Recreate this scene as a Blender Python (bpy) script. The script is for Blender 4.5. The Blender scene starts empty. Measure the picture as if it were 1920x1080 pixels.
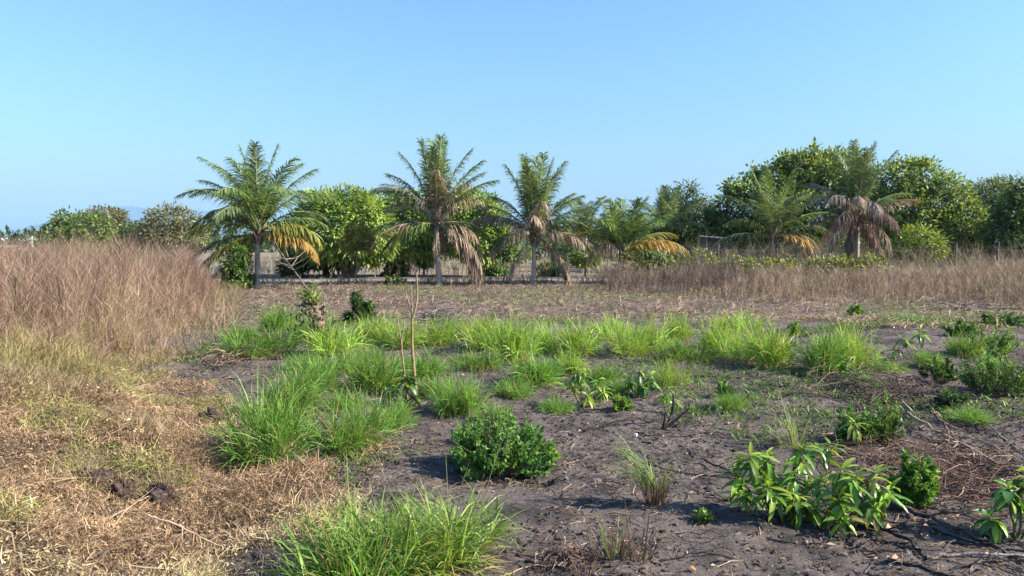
import bpy, math, random
import numpy as np
from mathutils import Vector, Matrix

sc = bpy.context.scene
COL = sc.collection
R = math.radians

# ------------------------------------------------------------------ camera, sky, sun, exposure
F, CU, CV, EYE = 1400.0, 960.0, 540.0, 1.7
PITCH = math.atan(85.0 / F)
cam = bpy.data.cameras.new('camera')
cam.sensor_width = 36.0
cam.lens = 36.0 * F / 1920.0
cam.clip_start = 0.05
cam.clip_end = 40000
cam_o = bpy.data.objects.new('camera', cam)
COL.objects.link(cam_o)
cam_o.location = (0, 0, EYE)
cam_o.rotation_euler = (math.pi / 2 - PITCH, 0, 0)
sc.camera = cam_o

SUN_EL, SUN_AZ = 33.0, 101.0            # azimuth clockwise from +Y
world = bpy.data.worlds.new('World')
sc.world = world
world.use_nodes = True
wn = world.node_tree
sky = wn.nodes.new('ShaderNodeTexSky')
sky.sky_type = 'NISHITA'
sky.sun_disc = False
sky.sun_elevation = R(SUN_EL)
sky.sun_rotation = R(SUN_AZ)
sky.altitude = 0
sky.air_density = 1.9
sky.dust_density = 1.5
sky.ozone_density = 3.0
wtint = wn.nodes.new('ShaderNodeMix')
wtint.data_type = 'RGBA'
wtint.blend_type = 'MULTIPLY'
wtint.inputs[0].default_value = 1.0
wtint.inputs[7].default_value = (0.57, 0.85, 1.42, 1)
wn.links.new(sky.outputs[0], wtint.inputs[6])
wn.links.new(wtint.outputs[2], wn.nodes['Background'].inputs[0])
wn.nodes['Background'].inputs[1].default_value = 0.079

sun = bpy.data.lights.new('sun', 'SUN')
sun.energy = 5.0
sun.angle = R(0.5)
sun.color = (1.0, 0.93, 0.82)
sun_o = bpy.data.objects.new('sun', sun)
COL.objects.link(sun_o)
sdir = Vector((math.sin(R(SUN_AZ)) * math.cos(R(SUN_EL)), math.cos(R(SUN_AZ)) * math.cos(R(SUN_EL)), math.sin(R(SUN_EL))))
sun_o.rotation_euler = sdir.to_track_quat('Z', 'Y').to_euler()
sun_o.location = (30, -5, 30)

sc.view_settings.view_transform = 'Standard'
sc.view_settings.look = 'None'
sc.view_settings.gamma = 1.0
sc.view_settings.use_curve_mapping = False
sc.view_settings.exposure = 1.32
sc.cycles.use_denoising = True
sc.cycles.max_bounces = 6
sc.cycles.diffuse_bounces = 3
sc.cycles.glossy_bounces = 2
sc.cycles.transmission_bounces = 3
sc.cycles.volume_bounces = 0
sc.cycles.caustics_reflective = False
sc.cycles.caustics_refractive = False

# ------------------------------------------------------------------ noise, terrain, pixel helpers
_tab = np.random.default_rng(5).random((256, 256))


def vnoise(x, y, s, seed=0):
    x = np.asarray(x, float) / s + seed * 17.37
    y = np.asarray(y, float) / s + seed * 9.71
    xi = np.floor(x).astype(int)
    yi = np.floor(y).astype(int)
    fx = x - xi
    fy = y - yi
    fx = fx * fx * (3 - 2 * fx)
    fy = fy * fy * (3 - 2 * fy)
    a = _tab[xi & 255, yi & 255]
    b = _tab[(xi + 1) & 255, yi & 255]
    c = _tab[xi & 255, (yi + 1) & 255]
    d = _tab[(xi + 1) & 255, (yi + 1) & 255]
    return (a * (1 - fx) + b * fx) * (1 - fy) + (c * (1 - fx) + d * fx) * fy


def sstep(a, b, x):
    t = np.clip((np.asarray(x, float) - a) / (np.asarray(b, float) - a), 0, 1)
    return t * t * (3 - 2 * t)


def dry_edge(y):
    """x of the border between bare soil and the dry grass on the near bank"""
    return np.interp(y, [0, 3.0, 3.8, 4.6, 5.6, 6.6, 7.6, 9.0, 9.9, 12.2, 16.4, 26, 40],
                     [-1.2, -1.25, -1.45, -1.5, -1.75, -2.35, -3.3, -4.4, -5.0, -5.6, -6.6, -10, -16])


def height(x, y):
    x = np.asarray(x, float)
    y = np.asarray(y, float)
    near = 1 - sstep(18, 40, np.hypot(x, y))
    e = dry_edge(y) - x
    bank = (0.36 * sstep(0.2, 2.6, e) + .34 * sstep(1.8, 4.2, e)) * sstep(-2, 4, y) * (1 - sstep(9, 13, y))
    h = bank + 0.16 * sstep(3.2, 6.5, x) * sstep(4, 7, y) * (1 - sstep(13, 18, y))
    h = h + near * (0.08 * (vnoise(x, y, 1.3, 1) - .5) + 0.06 * (vnoise(x, y, .45, 2) - .5) + 0.042 * (vnoise(x, y, .19, 3) - .5) + 0.026 * (vnoise(x, y, .08, 4) - .5))
    onb = sstep(.1, 1.2, e) * (1 - sstep(12, 16, y))
    h = h + onb * (.27 * (vnoise(x, y, .9, 11) - .5) + .13 * (vnoise(x, y, .33, 12) - .5) + .06 * (vnoise(x, y, .14, 13) - .5))
    return h


def hz(x, y):
    return float(height(x, y))


cp, sp = math.cos(PITCH), math.sin(PITCH)


def ray(u, v):
    a, b = (u - CU) / F, (CV - v) / F
    return a, cp + b * sp, -sp + b * cp


def W(u, v, Y):
    """world point at depth Y seen at photo pixel u, v"""
    a, f, z = ray(u, v)
    t = Y / f
    return np.array([a * t, Y, EYE + z * t])


def G(u, v):
    """ground point seen at photo pixel u, v"""
    a, f, z = ray(u, v)
    t = EYE / -z
    for _ in range(12):
        t = (EYE - hz(a * t, f * t)) / -z
    return np.array([a * t, f * t, hz(a * t, f * t)])


# ------------------------------------------------------------------ mesh builder
class MB:
    def __init__(self):
        self.V, self.C, self.Q, self.T, self.n = [], [], [], [], 0
        self.qm, self.tm = [], []

    def add(self, V, faces, col, mat=0):
        V = np.asarray(V, float).reshape(-1, 3)
        col = np.asarray(col, float)
        if col.ndim == 1:
            col = np.tile(col[:3], (len(V), 1))
        faces = np.asarray(faces, int) + self.n
        self.V.append(V)
        self.C.append(col)
        if faces.shape[1] == 4:
            self.Q.append(faces)
            self.qm.append(np.full(len(faces), mat))
        else:
            self.T.append(faces)
            self.tm.append(np.full(len(faces), mat))
        self.n += len(V)

    def ribbons(self, C, Wd, col, mat=0):
        C = np.asarray(C, float)
        N, K = C.shape[:2]
        V = np.stack([C - Wd, C + Wd], 2)
        col = np.asarray(col, float)
        if col.ndim == 2:
            col = np.repeat(col[:, None, :], K, 1)
        cv = np.repeat(col[:, :, None, :], 2, 2).reshape(-1, 3)
        b = (np.arange(N)[:, None] * K + np.arange(K - 1)[None]) * 2
        q = np.stack([b, b + 1, b + 3, b + 2], -1).reshape(-1, 4)
        self.add(V, q, cv, mat)

    def tubes(self, C, Rr, col, sides=4, mat=0, cap=False):
        C = np.asarray(C, float)
        N, K = C.shape[:2]
        Rr = np.broadcast_to(np.asarray(Rr, float), (N, K))
        T = np.gradient(C, axis=1)
        T /= np.linalg.norm(T, axis=2, keepdims=True) + 1e-9
        ref = np.where(np.abs(T[..., 2:3]) > .9, [1., 0, 0], [0, 0, 1.])
        A = np.cross(T, ref)
        A /= np.linalg.norm(A, axis=2, keepdims=True) + 1e-9
        B = np.cross(T, A)
        an = np.arange(sides) * 2 * np.pi / sides
        V = C[:, :, None] + Rr[:, :, None, None] * (A[:, :, None] * np.cos(an)[:, None] + B[:, :, None] * np.sin(an)[:, None])
        col = np.asarray(col, float)
        if col.ndim == 1:
            col = np.tile(col, (N, 1))
        if col.ndim == 2:
            col = np.repeat(col[:, None], K, 1)
        cv = np.repeat(col[:, :, None], sides, 2).reshape(-1, 3)
        b = ((np.arange(N)[:, None, None] * K + np.arange(K - 1)[None, :, None]) * sides)
        s = np.arange(sides)[None, None]
        s2 = (s + 1) % sides
        q = np.stack([b + s, b + s2, b + sides + s2, b + sides + s], -1).reshape(-1, 4)
        self.add(V, q, cv, mat)
        if cap:
            for i in range(N):
                o = self.n
                self.add(np.vstack([V[i, -1], C[i, -1:]]), [[j, (j + 1) % sides, sides] for j in range(sides)], col[i, -1], mat)

    def leaves(self, P, D, Nn, L, Wd, col, fold=.25, mat=0, bend=0.0):
        """pointed leaves: base P, axis D, upper normal Nn"""
        P = np.asarray(P, float)
        n = len(P)
        D = D / (np.linalg.norm(D, axis=1, keepdims=True) + 1e-9)
        S = np.cross(D, Nn)
        S /= np.linalg.norm(S, axis=1, keepdims=True) + 1e-9
        U = np.cross(S, D)
        L = np.broadcast_to(L, (n,))[:, None]
        Wd = np.broadcast_to(Wd, (n,))[:, None]
        mid = P + D * L * .45
        V = np.stack([P, mid - S * Wd * .5 + U * Wd * fold, P + D * L - U * L * bend, mid + S * Wd * .5 + U * Wd * fold], 1)
        b = np.arange(n)[:, None] * 4
        t = np.concatenate([b + [0, 1, 2], b + [0, 2, 3]])
        self.add(V, t, np.repeat(np.broadcast_to(col, (n, 3)), 4, 0), mat)

    def mesh(self, name, mats, smooth=True):
        me = bpy.data.meshes.new(name)
        V = np.concatenate(self.V)
        C = np.concatenate(self.C)
        Q = np.concatenate(self.Q) if self.Q else np.zeros((0, 4), int)
        T = np.concatenate(self.T) if self.T else np.zeros((0, 3), int)
        nq, nt = len(Q), len(T)
        me.vertices.add(len(V))
        me.vertices.foreach_set('co', V.ravel())
        me.loops.add(nq * 4 + nt * 3)
        me.loops.foreach_set('vertex_index', np.concatenate([Q.ravel(), T.ravel()]).astype(np.int32))
        me.polygons.add(nq + nt)
        st = np.concatenate([np.arange(nq) * 4, nq * 4 + np.arange(nt) * 3]).astype(np.int32)
        me.polygons.foreach_set('loop_start', st)
        mi = np.concatenate(self.qm + self.tm) if (self.qm or self.tm) else np.zeros(0)
        me.polygons.foreach_set('material_index', mi.astype(np.int32))
        if not smooth:
            me.polygons.foreach_set('use_smooth', np.zeros(nq + nt, bool))
        a = me.attributes.new('tint', 'FLOAT_COLOR', 'POINT')
        a.data.foreach_set('color', np.concatenate([np.clip(C, 0, 1), np.ones((len(C), 1))], 1).astype(np.float32).ravel())
        for m in mats if isinstance(mats, (list, tuple)) else [mats]:
            me.materials.append(m)
        me.update(calc_edges=True)
        return me

    def build(self, name, mats, parent=None, smooth=True):
        return link(name, self.mesh(name, mats, smooth), parent)


def link(name, me, parent=None):
    o = bpy.data.objects.new(name, me)
    COL.objects.link(o)
    if parent is not None:
        o.parent = parent
    return o


def tag(o, label=None, cat=None, group=None, kind=None):
    if label:
        o['label'] = label
    if cat:
        o['category'] = cat
    if group:
        o['group'] = group
    if kind:
        o['kind'] = kind
    return o


def empty(name, loc, rz=0.0):
    o = link(name, None)
    o.empty_display_size = .2
    o.location = loc
    o.rotation_euler = (0, 0, rz)
    return o


def rnd(seed):
    return np.random.default_rng(seed)


def unit(v):
    return v / (np.linalg.norm(v, axis=-1, keepdims=True) + 1e-9)


def mixcol(r, n, *cols, jit=.12):
    """random blends along a list of colours, with jitter"""
    c = np.array(cols, float)
    if len(c) == 1:
        out = np.repeat(c, n, 0)
    else:
        t = r.random(n) * (len(c) - 1)
        i = np.minimum(t.astype(int), len(c) - 2)
        f = (t - i)[:, None]
        out = c[i] * (1 - f) + c[i + 1] * f
    return np.clip(out * (1 + jit * r.standard_normal((n, 1))), .004, .9)


# ------------------------------------------------------------------ materials
def new_mat(name):
    m = bpy.data.materials.new(name)
    m.use_nodes = True
    nt = m.node_tree
    return m, nt, nt.nodes['Principled BSDF'], nt.nodes['Material Output']


def tint_mat(name, rough=.6, trans=0.0, spec=.3, nscale=6.0, namt=.25, bump=0.0, bscale=40.0, objvar=0.0):
    """colour from the tint attribute, broken up by noise; optional light passing through"""
    m, nt, b, out = new_mat(name)
    N, Lk = nt.nodes, nt.links
    at = N.new('ShaderNodeAttribute')
    at.attribute_name = 'tint'
    tc = N.new('ShaderNodeTexCoord')
    no = N.new('ShaderNodeTexNoise')
    no.inputs['Scale'].default_value = nscale
    no.inputs['Detail'].default_value = 4
    Lk.new(tc.outputs['Object'], no.inputs['Vector'])
    mr = N.new('ShaderNodeMapRange')
    mr.inputs[1].default_value = .3
    mr.inputs[2].default_value = .7
    mr.inputs[3].default_value = 1 - namt
    mr.inputs[4].default_value = 1 + namt
    Lk.new(no.outputs[0], mr.inputs[0])
    mx = N.new('ShaderNodeMix')
    mx.data_type = 'RGBA'
    mx.blend_type = 'MULTIPLY'
    mx.inputs[0].default_value = 1
    Lk.new(at.outputs['Color'], mx.inputs[6])
    Lk.new(mr.outputs[0], mx.inputs[7])
    colour = mx.outputs[2]
    if objvar:
        oi = N.new('ShaderNodeObjectInfo')
        hs = N.new('ShaderNodeHueSaturation')
        m2 = N.new('ShaderNodeMapRange')
        m2.inputs[3].default_value = .5 - objvar * .05
        m2.inputs[4].default_value = .5 + objvar * .04
        m3 = N.new('ShaderNodeMapRange')
        m3.inputs[3].default_value = 1 - objvar
        m3.inputs[4].default_value = 1 + objvar
        Lk.new(oi.outputs['Random'], m2.inputs[0])
        Lk.new(oi.outputs['Random'], m3.inputs[0])
        Lk.new(m2.outputs[0], hs.inputs['Hue'])
        Lk.new(m3.outputs[0], hs.inputs['Value'])
        Lk.new(colour, hs.inputs['Color'])
        colour = hs.outputs[0]
    Lk.new(colour, b.inputs['Base Color'])
    b.inputs['Roughness'].default_value = rough
    b.inputs['Specular IOR Level'].default_value = spec
    if bump:
        n2 = N.new('ShaderNodeTexNoise')
        n2.inputs['Scale'].default_value = bscale
        n2.inputs['Detail'].default_value = 6
        Lk.new(tc.outputs['Object'], n2.inputs['Vector'])
        bp = N.new('ShaderNodeBump')
        bp.inputs['Strength'].default_value = bump
        bp.inputs['Distance'].default_value = .02
        Lk.new(n2.outputs[0], bp.inputs['Height'])
        Lk.new(bp.outputs[0], b.inputs['Normal'])
    if trans:
        tr = N.new('ShaderNodeBsdfTranslucent')
        br = N.new('ShaderNodeMix')
        br.data_type = 'RGBA'
        br.blend_type = 'MULTIPLY'
        br.inputs[0].default_value = 1
        br.inputs[7].default_value = (1.35, 1.25, .6, 1)
        Lk.new(colour, br.inputs[6])
        Lk.new(br.outputs[2], tr.inputs['Color'])
        ms = N.new('ShaderNodeMixShader')
        ms.inputs[0].default_value = trans
        Lk.new(b.outputs[0], ms.inputs[1])
        Lk.new(tr.outputs[0], ms.inputs[2])
        Lk.new(ms.outputs[0], out.inputs[0])
    return m


M_GRASS = tint_mat('grass_blades', .45, .35, .35, 3, .2, objvar=.12)
M_DRY = tint_mat('dry_stalks', .75, .2, .15, 2, .25)
M_LEAF = tint_mat('tree_leaves', .45, .36, .4, 2, .25)
M_BIGLEAF = tint_mat('glossy_leaves', .38, .3, .45, 25, .2, objvar=.32)
M_PALM = tint_mat('palm_leaflets', .45, .25, .35, 3, .2)
M_DEAD = tint_mat('dead_fronds', .8, .15, .1, 5, .3)
M_BARK = tint_mat('bark', .9, 0, .15, 9, .35, .8, 30)
M_CHAR = tint_mat('charred_wood', .8, 0, .2, 20, .5, .8, 60)
M_CLOD = tint_mat('earth_clods', .95, 0, .1, 30, .5, 1.0, 50)
M_WOOD = tint_mat('weathered_timber', .85, 0, .15, 12, .3, .4, 40)
M_HILL = tint_mat('hill_forest', .95, 0, .05, .01, .3)
M_ROOF = tint_mat('painted_sheet', .5, 0, .3, 1.5, .15)


def ground_mat():
    m, nt, b, out = new_mat('soil')
    N, Lk = nt.nodes, nt.links
    tc = N.new('ShaderNodeTexCoord')
    at = N.new('ShaderNodeAttribute')
    at.attribute_name = 'tint'

    def noise(scale, detail=6, rough=.6, stretch=None):
        n = N.new('ShaderNodeTexNoise')
        n.inputs['Scale'].default_value = scale
        n.inputs['Detail'].default_value = detail
        n.inputs['Roughness'].default_value = rough
        src = tc.outputs['Object']
        if stretch:
            mp = N.new('ShaderNodeMapping')
            mp.inputs['Scale'].default_value = stretch
            Lk.new(src, mp.inputs['Vector'])
            src = mp.outputs[0]
        Lk.new(src, n.inputs['Vector'])
        return n.outputs[0]

    def mapr(src, a, bb, lo, hi):
        r = N.new('ShaderNodeMapRange')
        for i, v in enumerate((a, bb, lo, hi)):
            r.inputs[i + 1].default_value = v
        Lk.new(src, r.inputs[0])
        return r.outputs[0]

    def mul(a, bsock):
        x = N.new('ShaderNodeMix')
        x.data_type = 'RGBA'
        x.blend_type = 'MULTIPLY'
        x.inputs[0].default_value = 1
        Lk.new(a, x.inputs[6])
        Lk.new(bsock, x.inputs[7])
        return x.outputs[2]

    def blend(a, colour, fac):
        x = N.new('ShaderNodeMix')
        x.data_type = 'RGBA'
        Lk.new(fac, x.inputs[0])
        Lk.new(a, x.inputs[6])
        x.inputs[7].default_value = (*colour, 1)
        return x.outputs[2]
    c = at.outputs['Color']
    c = blend(c, (.038, .034, .033), mapr(noise(1.7, 8, .65), .46, .62, 0, .8))      # ash and charcoal
    c = blend(c, (.26, .205, .165), mapr(noise(2.6, 6, .6, (1, 1.6, 1)), .54, .72, 0, .65))   # pale dry sand
    c = mul(c, mapr(noise(38, 6, .7), .3, .7, .6, 1.35))
    c = mul(c, mapr(noise(220, 3, .6), .3, .7, .75, 1.25))
    Lk.new(c, b.inputs['Base Color'])
    b.inputs['Roughness'].default_value = .95
    b.inputs['Specular IOR Level'].default_value = .12
    bp = N.new('ShaderNodeBump')
    bp.inputs['Strength'].default_value = 1.0
    bp.inputs['Distance'].default_value = .05
    Lk.new(noise(26, 9, .72), bp.inputs['Height'])
    Lk.new(bp.outputs[0], b.inputs['Normal'])
    return m


M_SOIL = ground_mat()


def road_mat():
    m = tint_mat('dirt_road_dust', .95, 0, .1, 1.5, .2, .5, 12)
    return m


M_ROAD = road_mat()


# ------------------------------------------------------------------ ground
def graded(fine, lo, hi, step, far, ratio):
    mid = np.arange(lo, hi + 1e-6, step)
    up, s, x = [], step, hi
    while x < far:
        s *= ratio
        x += s
        up.append(x)
    dn, s, x = [], step, lo
    while x > -far:
        s *= ratio
        x -= s
        dn.append(x)
    return np.concatenate([dn[::-1], mid, up])


def soil_tint(x, y):
    """the soil's own colour: burnt in the middle, straw-covered on the bank, brown litter further out"""
    n = vnoise(x, y, .9, 7) * .6 + vnoise(x, y, .3, 8) * .4
    soil = np.array([.172, .136, .114])
    straw = np.array([.31, .23, .14])
    litter = np.array([.20, .145, .108])
    e = sstep(-.25, .45, dry_edge(y) - x + (n - .5) * .9)[..., None]
    f = sstep(12.5, 18, y + (n - .5) * 4)[..., None]
    c = soil * (1 - f) + litter * f
    c = c * (1 - e) + straw * e
    far = sstep(34, 44, y)[..., None]
    c = c * (1 - far) + np.array([.30, .235, .16]) * far
    return c


xs = graded(0, -6.5, 6.5, .05, 14000, 1.16)
ys = graded(0, 2.6, 14, .05, 14000, 1.12)
gx, gy = np.meshgrid(xs, ys)
nx, ny = len(xs), len(ys)
gb = MB()
ii = (np.arange(ny - 1)[:, None] * nx + np.arange(nx - 1)[None]).ravel()
gb.add(np.stack([gx, gy, height(gx, gy)], -1), np.stack([ii, ii + 1, ii + nx + 1, ii + nx], 1), soil_tint(gx, gy).reshape(-1, 3))
ground = gb.build('ground', M_SOIL)
tag(ground, 'dark burnt sandy soil of the field', None, None, 'structure')

# pale dirt road running past the palms
rb = MB()
n = 70
rx = np.linspace(-40, 18, n)
yn = 33.2 + .5 * np.sin(rx * .13) + .015 * (rx + 5)
edge = .35 * (vnoise(rx, rx * 0, 1.1, 3) - .5)
rows = [yn - 1.1 + edge, yn - .4, yn + .6, yn + 1.5 + .35 * (vnoise(rx, rx * 0, 1.3, 6) - .5)]
RV = np.stack([np.stack([rx, r_, height(rx, r_) + (.006 if i in (0, 3) else .03)], 1) for i, r_ in enumerate(rows)], 0).reshape(-1, 3)
q = [[r_ * n + i, r_ * n + i + 1, (r_ + 1) * n + i + 1, (r_ + 1) * n + i] for r_ in range(3) for i in range(n - 1)]
rb.add(RV, q, [.29, .25, .215])
tag(rb.build('dirt_road', M_ROAD), 'pale dusty dirt road passing behind the palm trunks', None, None, 'structure')

# far blue hills on the horizon
hb = MB()
n = 120
Yh = 11000.0
uu = np.linspace(-900, 2300, n)
prof = np.interp(uu, [-900, -300, 0, 60, 110, 160, 190, 230, 262, 285, 330, 380, 420, 470, 560, 700, 900, 1200, 1600, 2300],
                 [452, 446, 438, 430, 412, 396, 391, 389, 388, 391, 389, 394, 398, 402, 410, 420, 432, 440, 446, 450])
prof = prof + 2.5 * (vnoise(uu, uu * 0, 22, 3) - .5)
top = np.array([W(u_, v_, Yh) for u_, v_ in zip(uu, prof)])
hv = []
for k, (fz, dy) in enumerate(((-.05, -2600), (.25, -1500), (.6, -700), (1, 0), (.4, 1200))):
    p = top.copy()
    p[:, 1] += dy + 500 * (vnoise(uu, uu * 0 + k, 60, k) - .5)
    p[:, 2] = np.where(fz < 0, -2, p[:, 2] * fz * (1 + (.25 * (vnoise(uu, uu * 0 + 3 * k, 40, k + 4) - .5) if fz < 1 else 0)))
    hv.append(p)
hb.add(np.concatenate(hv), [[r_ * n + i, r_ * n + i + 1, (r_ + 1) * n + i + 1, (r_ + 1) * n + i] for r_ in range(4) for i in range(n - 1)], [.07, .10, .06])
tag(hb.build('hills', M_HILL), 'hazy blue hills on the far horizon', None, None, 'structure')


# ------------------------------------------------------------------ generators
def blade_set(mb, r, n, base_r, L, spread, droop, width, cols, center=(0, 0, 0), aim=None, aimw=0.0, K=5, tipcol=None):
    """arching grass blades from a disc; lengths around L"""
    th = r.random(n) * 2 * np.pi
    rad = base_r * np.sqrt(r.random(n))
    base = np.stack([rad * np.cos(th), rad * np.sin(th), np.zeros(n)], 1) + np.asarray(center)
    az = th + r.normal(0, .8, n)
    el = np.clip(np.pi / 2 - spread * (rad / base_r) * r.uniform(.5, 1.25, n) - np.abs(r.normal(0, .13, n)), .12, 1.55)
    d = np.stack([np.cos(az), np.sin(az)], 1)
    if aim is not None:
        d = unit(d * (1 - aimw) + np.asarray(aim) * aimw)
    Ls = L * np.clip(r.normal(.8, .2, n), .3, 1.25)
    dr = droop * r.uniform(.35, 1.5, n)
    P = base.copy()
    C = [P.copy()]
    e = el.copy()
    for k in range(1, K):
        st = Ls / (K - 1)
        P = P + np.stack([d[:, 0] * np.cos(e) * st, d[:, 1] * np.cos(e) * st, np.sin(e) * st], 1)
        e = e - dr * (k / (K - 1)) ** 1.2
        C.append(P.copy())
    C = np.stack(C, 1)
    tw = r.normal(0, .6, n)
    wv = np.stack([-d[:, 1] * np.cos(tw), d[:, 0] * np.cos(tw), np.sin(tw) * .8], 1)
    prof = np.interp(np.linspace(0, 1, K), [0, .35, .75, 1], [.7, 1, .7, .06])
    Wd = wv[:, None] * (width * r.uniform(.6, 1.2, n))[:, None, None] * prof[None, :, None] * .5
    c = mixcol(r, n, *cols)
    if tipcol is not None:
        f = (np.linspace(0, 1, K)[None, :, None] ** 2) * (r.random((n, 1, 1)) < .45) * .6
        c = c[:, None] * (1 - f) + np.asarray(tipcol)[None, None] * f
    mb.ribbons(C, Wd, c)


LIME = ((.15, .28, .032), (.24, .40, .05), (.34, .48, .085))
GREEN = ((.075, .18, .026), (.125, .27, .036), (.2, .35, .055))
STRAW = ((.30, .19, .075), (.45, .31, .14), (.22, .13, .07))
BROWN = ((.14, .085, .06), (.24, .15, .10), (.32, .22, .15))


def twig_bush(mb, r, base, H, n_tw, spread, width, cols, K=3):
    """one dead weed: a stem with rising side twigs, as thin ribbons; base (N,3), H (N,)"""
    N = len(base)
    lean = r.normal(0, .16, (N, 2))
    tops = base + np.stack([lean[:, 0] * H, lean[:, 1] * H, H], 1)
    mid = (base + tops) / 2 + r.normal(0, .04, (N, 3)) * H[:, None]
    C = np.stack([base, mid, tops], 1)
    cc = mixcol(r, N, *cols)
    pn = vnoise(base[:, 0], base[:, 1], 2.1, 83)[:, None]
    cc = cc * (.72 + .56 * pn) * np.where(vnoise(base[:, 0], base[:, 1], 1.4, 85)[:, None] > .62, np.array([.98, 1.08, .95]), 1.0)
    wv = np.stack([r.choice([-1, 1], N) * .9, r.normal(0, .4, N), np.zeros(N)], 1)
    mb.ribbons(C, wv[:, None] * width * np.array([1.3, 1, .5])[None, :, None] * .5, cc)
    t = r.uniform(.18, .95, (N, n_tw))
    s = base[:, None] + (tops - base)[:, None] * t[..., None]
    az = r.random((N, n_tw)) * 2 * np.pi
    el = r.uniform(.45, 1.25, (N, n_tw))
    ln = H[:, None] * r.uniform(.14, .42, (N, n_tw)) * spread
    d = np.stack([np.cos(az) * np.cos(el), np.sin(az) * np.cos(el), np.sin(el)], -1) * ln[..., None]
    b_ = d + r.normal(0, .25, d.shape) * ln[..., None]
    C2 = np.stack([s, s + d * .55, s + d * .55 + b_ * .5], 2).reshape(-1, 3, 3)
    M = len(C2)
    wv = np.stack([np.ones(M) * .9, r.normal(0, .5, M), r.normal(0, .3, M)], 1)
    mb.ribbons(C2, wv[:, None] * width * .62 * np.array([1, .8, .4])[None, :, None] * .5, np.repeat(cc, n_tw, 0) * r.uniform(.75, 1.25, (M, 1)))


def crown_points(r, lobes, n, inner=.25):
    """points spread near the skins of several ellipsoids; lobes: (centre(3), radii(3))"""
    cs = np.array([l[0] for l in lobes])
    rs = np.array([l[1] for l in lobes])
    area = (rs[:, 0] * rs[:, 2] + rs[:, 0] * rs[:, 1]) ** .9
    idx = r.choice(len(lobes), n * 3, p=area / area.sum())
    d = unit(r.standard_normal((n * 3, 3)))
    k = np.where(r.random(n * 3) < inner, r.uniform(.45, .85, n * 3), r.uniform(.85, 1.06, n * 3))
    P = cs[idx] + d * rs[idx] * k[:, None]
    q = ((P[:, None] - cs[None]) / rs[None])
    dist = np.linalg.norm(q, axis=2)
    dist[np.arange(len(P)), idx] = 9
    keep = dist.min(1) > .72
    P, d = P[keep][:n], unit(d * (1 / rs[idx]))[keep][:n]
    return P, d


def crown(mb, r, lobes, n_cl, per, clr, L, Wd, cols, droop=.5, inner=.25, clumpvar=.35, jit=.15):
    P, d = crown_points(r, lobes, n_cl, inner)
    n = len(P)
    pc = mixcol(r, n, *cols, jit=clumpvar * .6)
    PP = np.repeat(P, per, 0)
    DD = np.repeat(d, per, 0)
    rd = unit(r.standard_normal((n * per, 3)))
    ax = unit(DD * .8 + rd * .95 + np.array([0, 0, -droop]))
    pos = PP + rd * clr * r.random((n * per, 1))
    nn = unit(DD + np.array([0, 0, .6]) + .5 * r.standard_normal((n * per, 3)))
    cc = np.repeat(pc, per, 0) * (1 + jit * r.standard_normal((n * per, 1)))
    mb.leaves(pos, ax, nn, L * r.uniform(.65, 1.2, n * per), Wd * r.uniform(.7, 1.15, n * per), np.clip(cc, .005, .8))


def limb_path(r, a, b, K=5, wob=.08, sag=.0):
    t = np.linspace(0, 1, K)[:, None]
    a, b = np.asarray(a, float), np.asarray(b, float)
    L = np.linalg.norm(b - a)
    p = a * (1 - t) + b * t + r.normal(0, wob * L, (K, 3)) * np.sin(np.pi * t)
    p[:, 2] += sag * L * np.sin(np.pi * t[:, 0])
    return p


def px_lobes(lst, Y, depth=.9):
    out = []
    for (u, v, ru, rv, *rest) in lst:
        dy = rest[0] if rest else 0.0
        yy = Y + dy
        c = W(u, v, yy)
        a, b = ru * yy / F, rv * yy / F
        out.append((c, (a, max(a, b) * depth, b)))
    return out


def make_tree(name, label, base_uv, Y, lobes_px, cols, seed, n_cl=900, per=7, L=.27, Wd=.105, droop=.5, clr=.42, trunk_r=.16,
              group=None, cat='tree', inner=.42, bark=(.13, .10, .08), base_z=None, nlimb=None, forks=1, fork_dx=.5, clumpvar=.4, depth=.9):
    r = rnd(seed)
    b = W(base_uv[0], base_uv[1], Y)
    b[2] = hz(b[0], b[1]) if base_z is None else base_z
    t = empty(name, b)
    tag(t, label, cat, group)
    lobes = [(c - b, rr) for c, rr in px_lobes(lobes_px, Y, depth)]
    cb = MB()
    crown(cb, r, lobes, n_cl, per, clr, L, Wd, cols, droop, inner, clumpvar)
    cb.build('crown', M_LEAF, t)
    cz = min(l[0][2] - l[1][2] * .5 for l in lobes)
    hub = np.array([np.mean([l[0][0] for l in lobes]) * .35, 0, max(.5, cz * .85)])
    for k in range(forks):
        tb = MB()
        off = np.array([(k - (forks - 1) / 2) * fork_dx, r.normal(0, .15) if forks > 1 else 0, 0])
        pth = limb_path(r, off * .5 + [0, 0, -.1], hub + off, 6, .03)
        tb.tubes(pth[None], np.linspace(trunk_r * 1.25, trunk_r * .8, 6)[None] * np.array([1.25, 1, .95, .95, 1, 1])[None], bark, 8)
        tr = tb.build('trunk', M_BARK, t)
    for l in lobes[:nlimb]:
        lb = MB()
        e = l[0] + np.array([0, 0, l[1][2] * .2])
        p = limb_path(r, hub + r.normal(0, .05, 3), e, 5, .07, .06)
        lb.tubes(p[None], np.linspace(trunk_r * .6, trunk_r * .12, 5)[None], bark, 5)
        for j in range(3):
            q0 = p[2 + j % 2]
            q1 = l[0] + unit(r.standard_normal(3)) * np.array(l[1]) * .85
            lb.tubes(limb_path(r, q0, q1, 4, .06)[None], np.linspace(trunk_r * .25, trunk_r * .05, 4)[None], bark, 4)
        lb.build('limb', M_BARK, tr)
    return t


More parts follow.
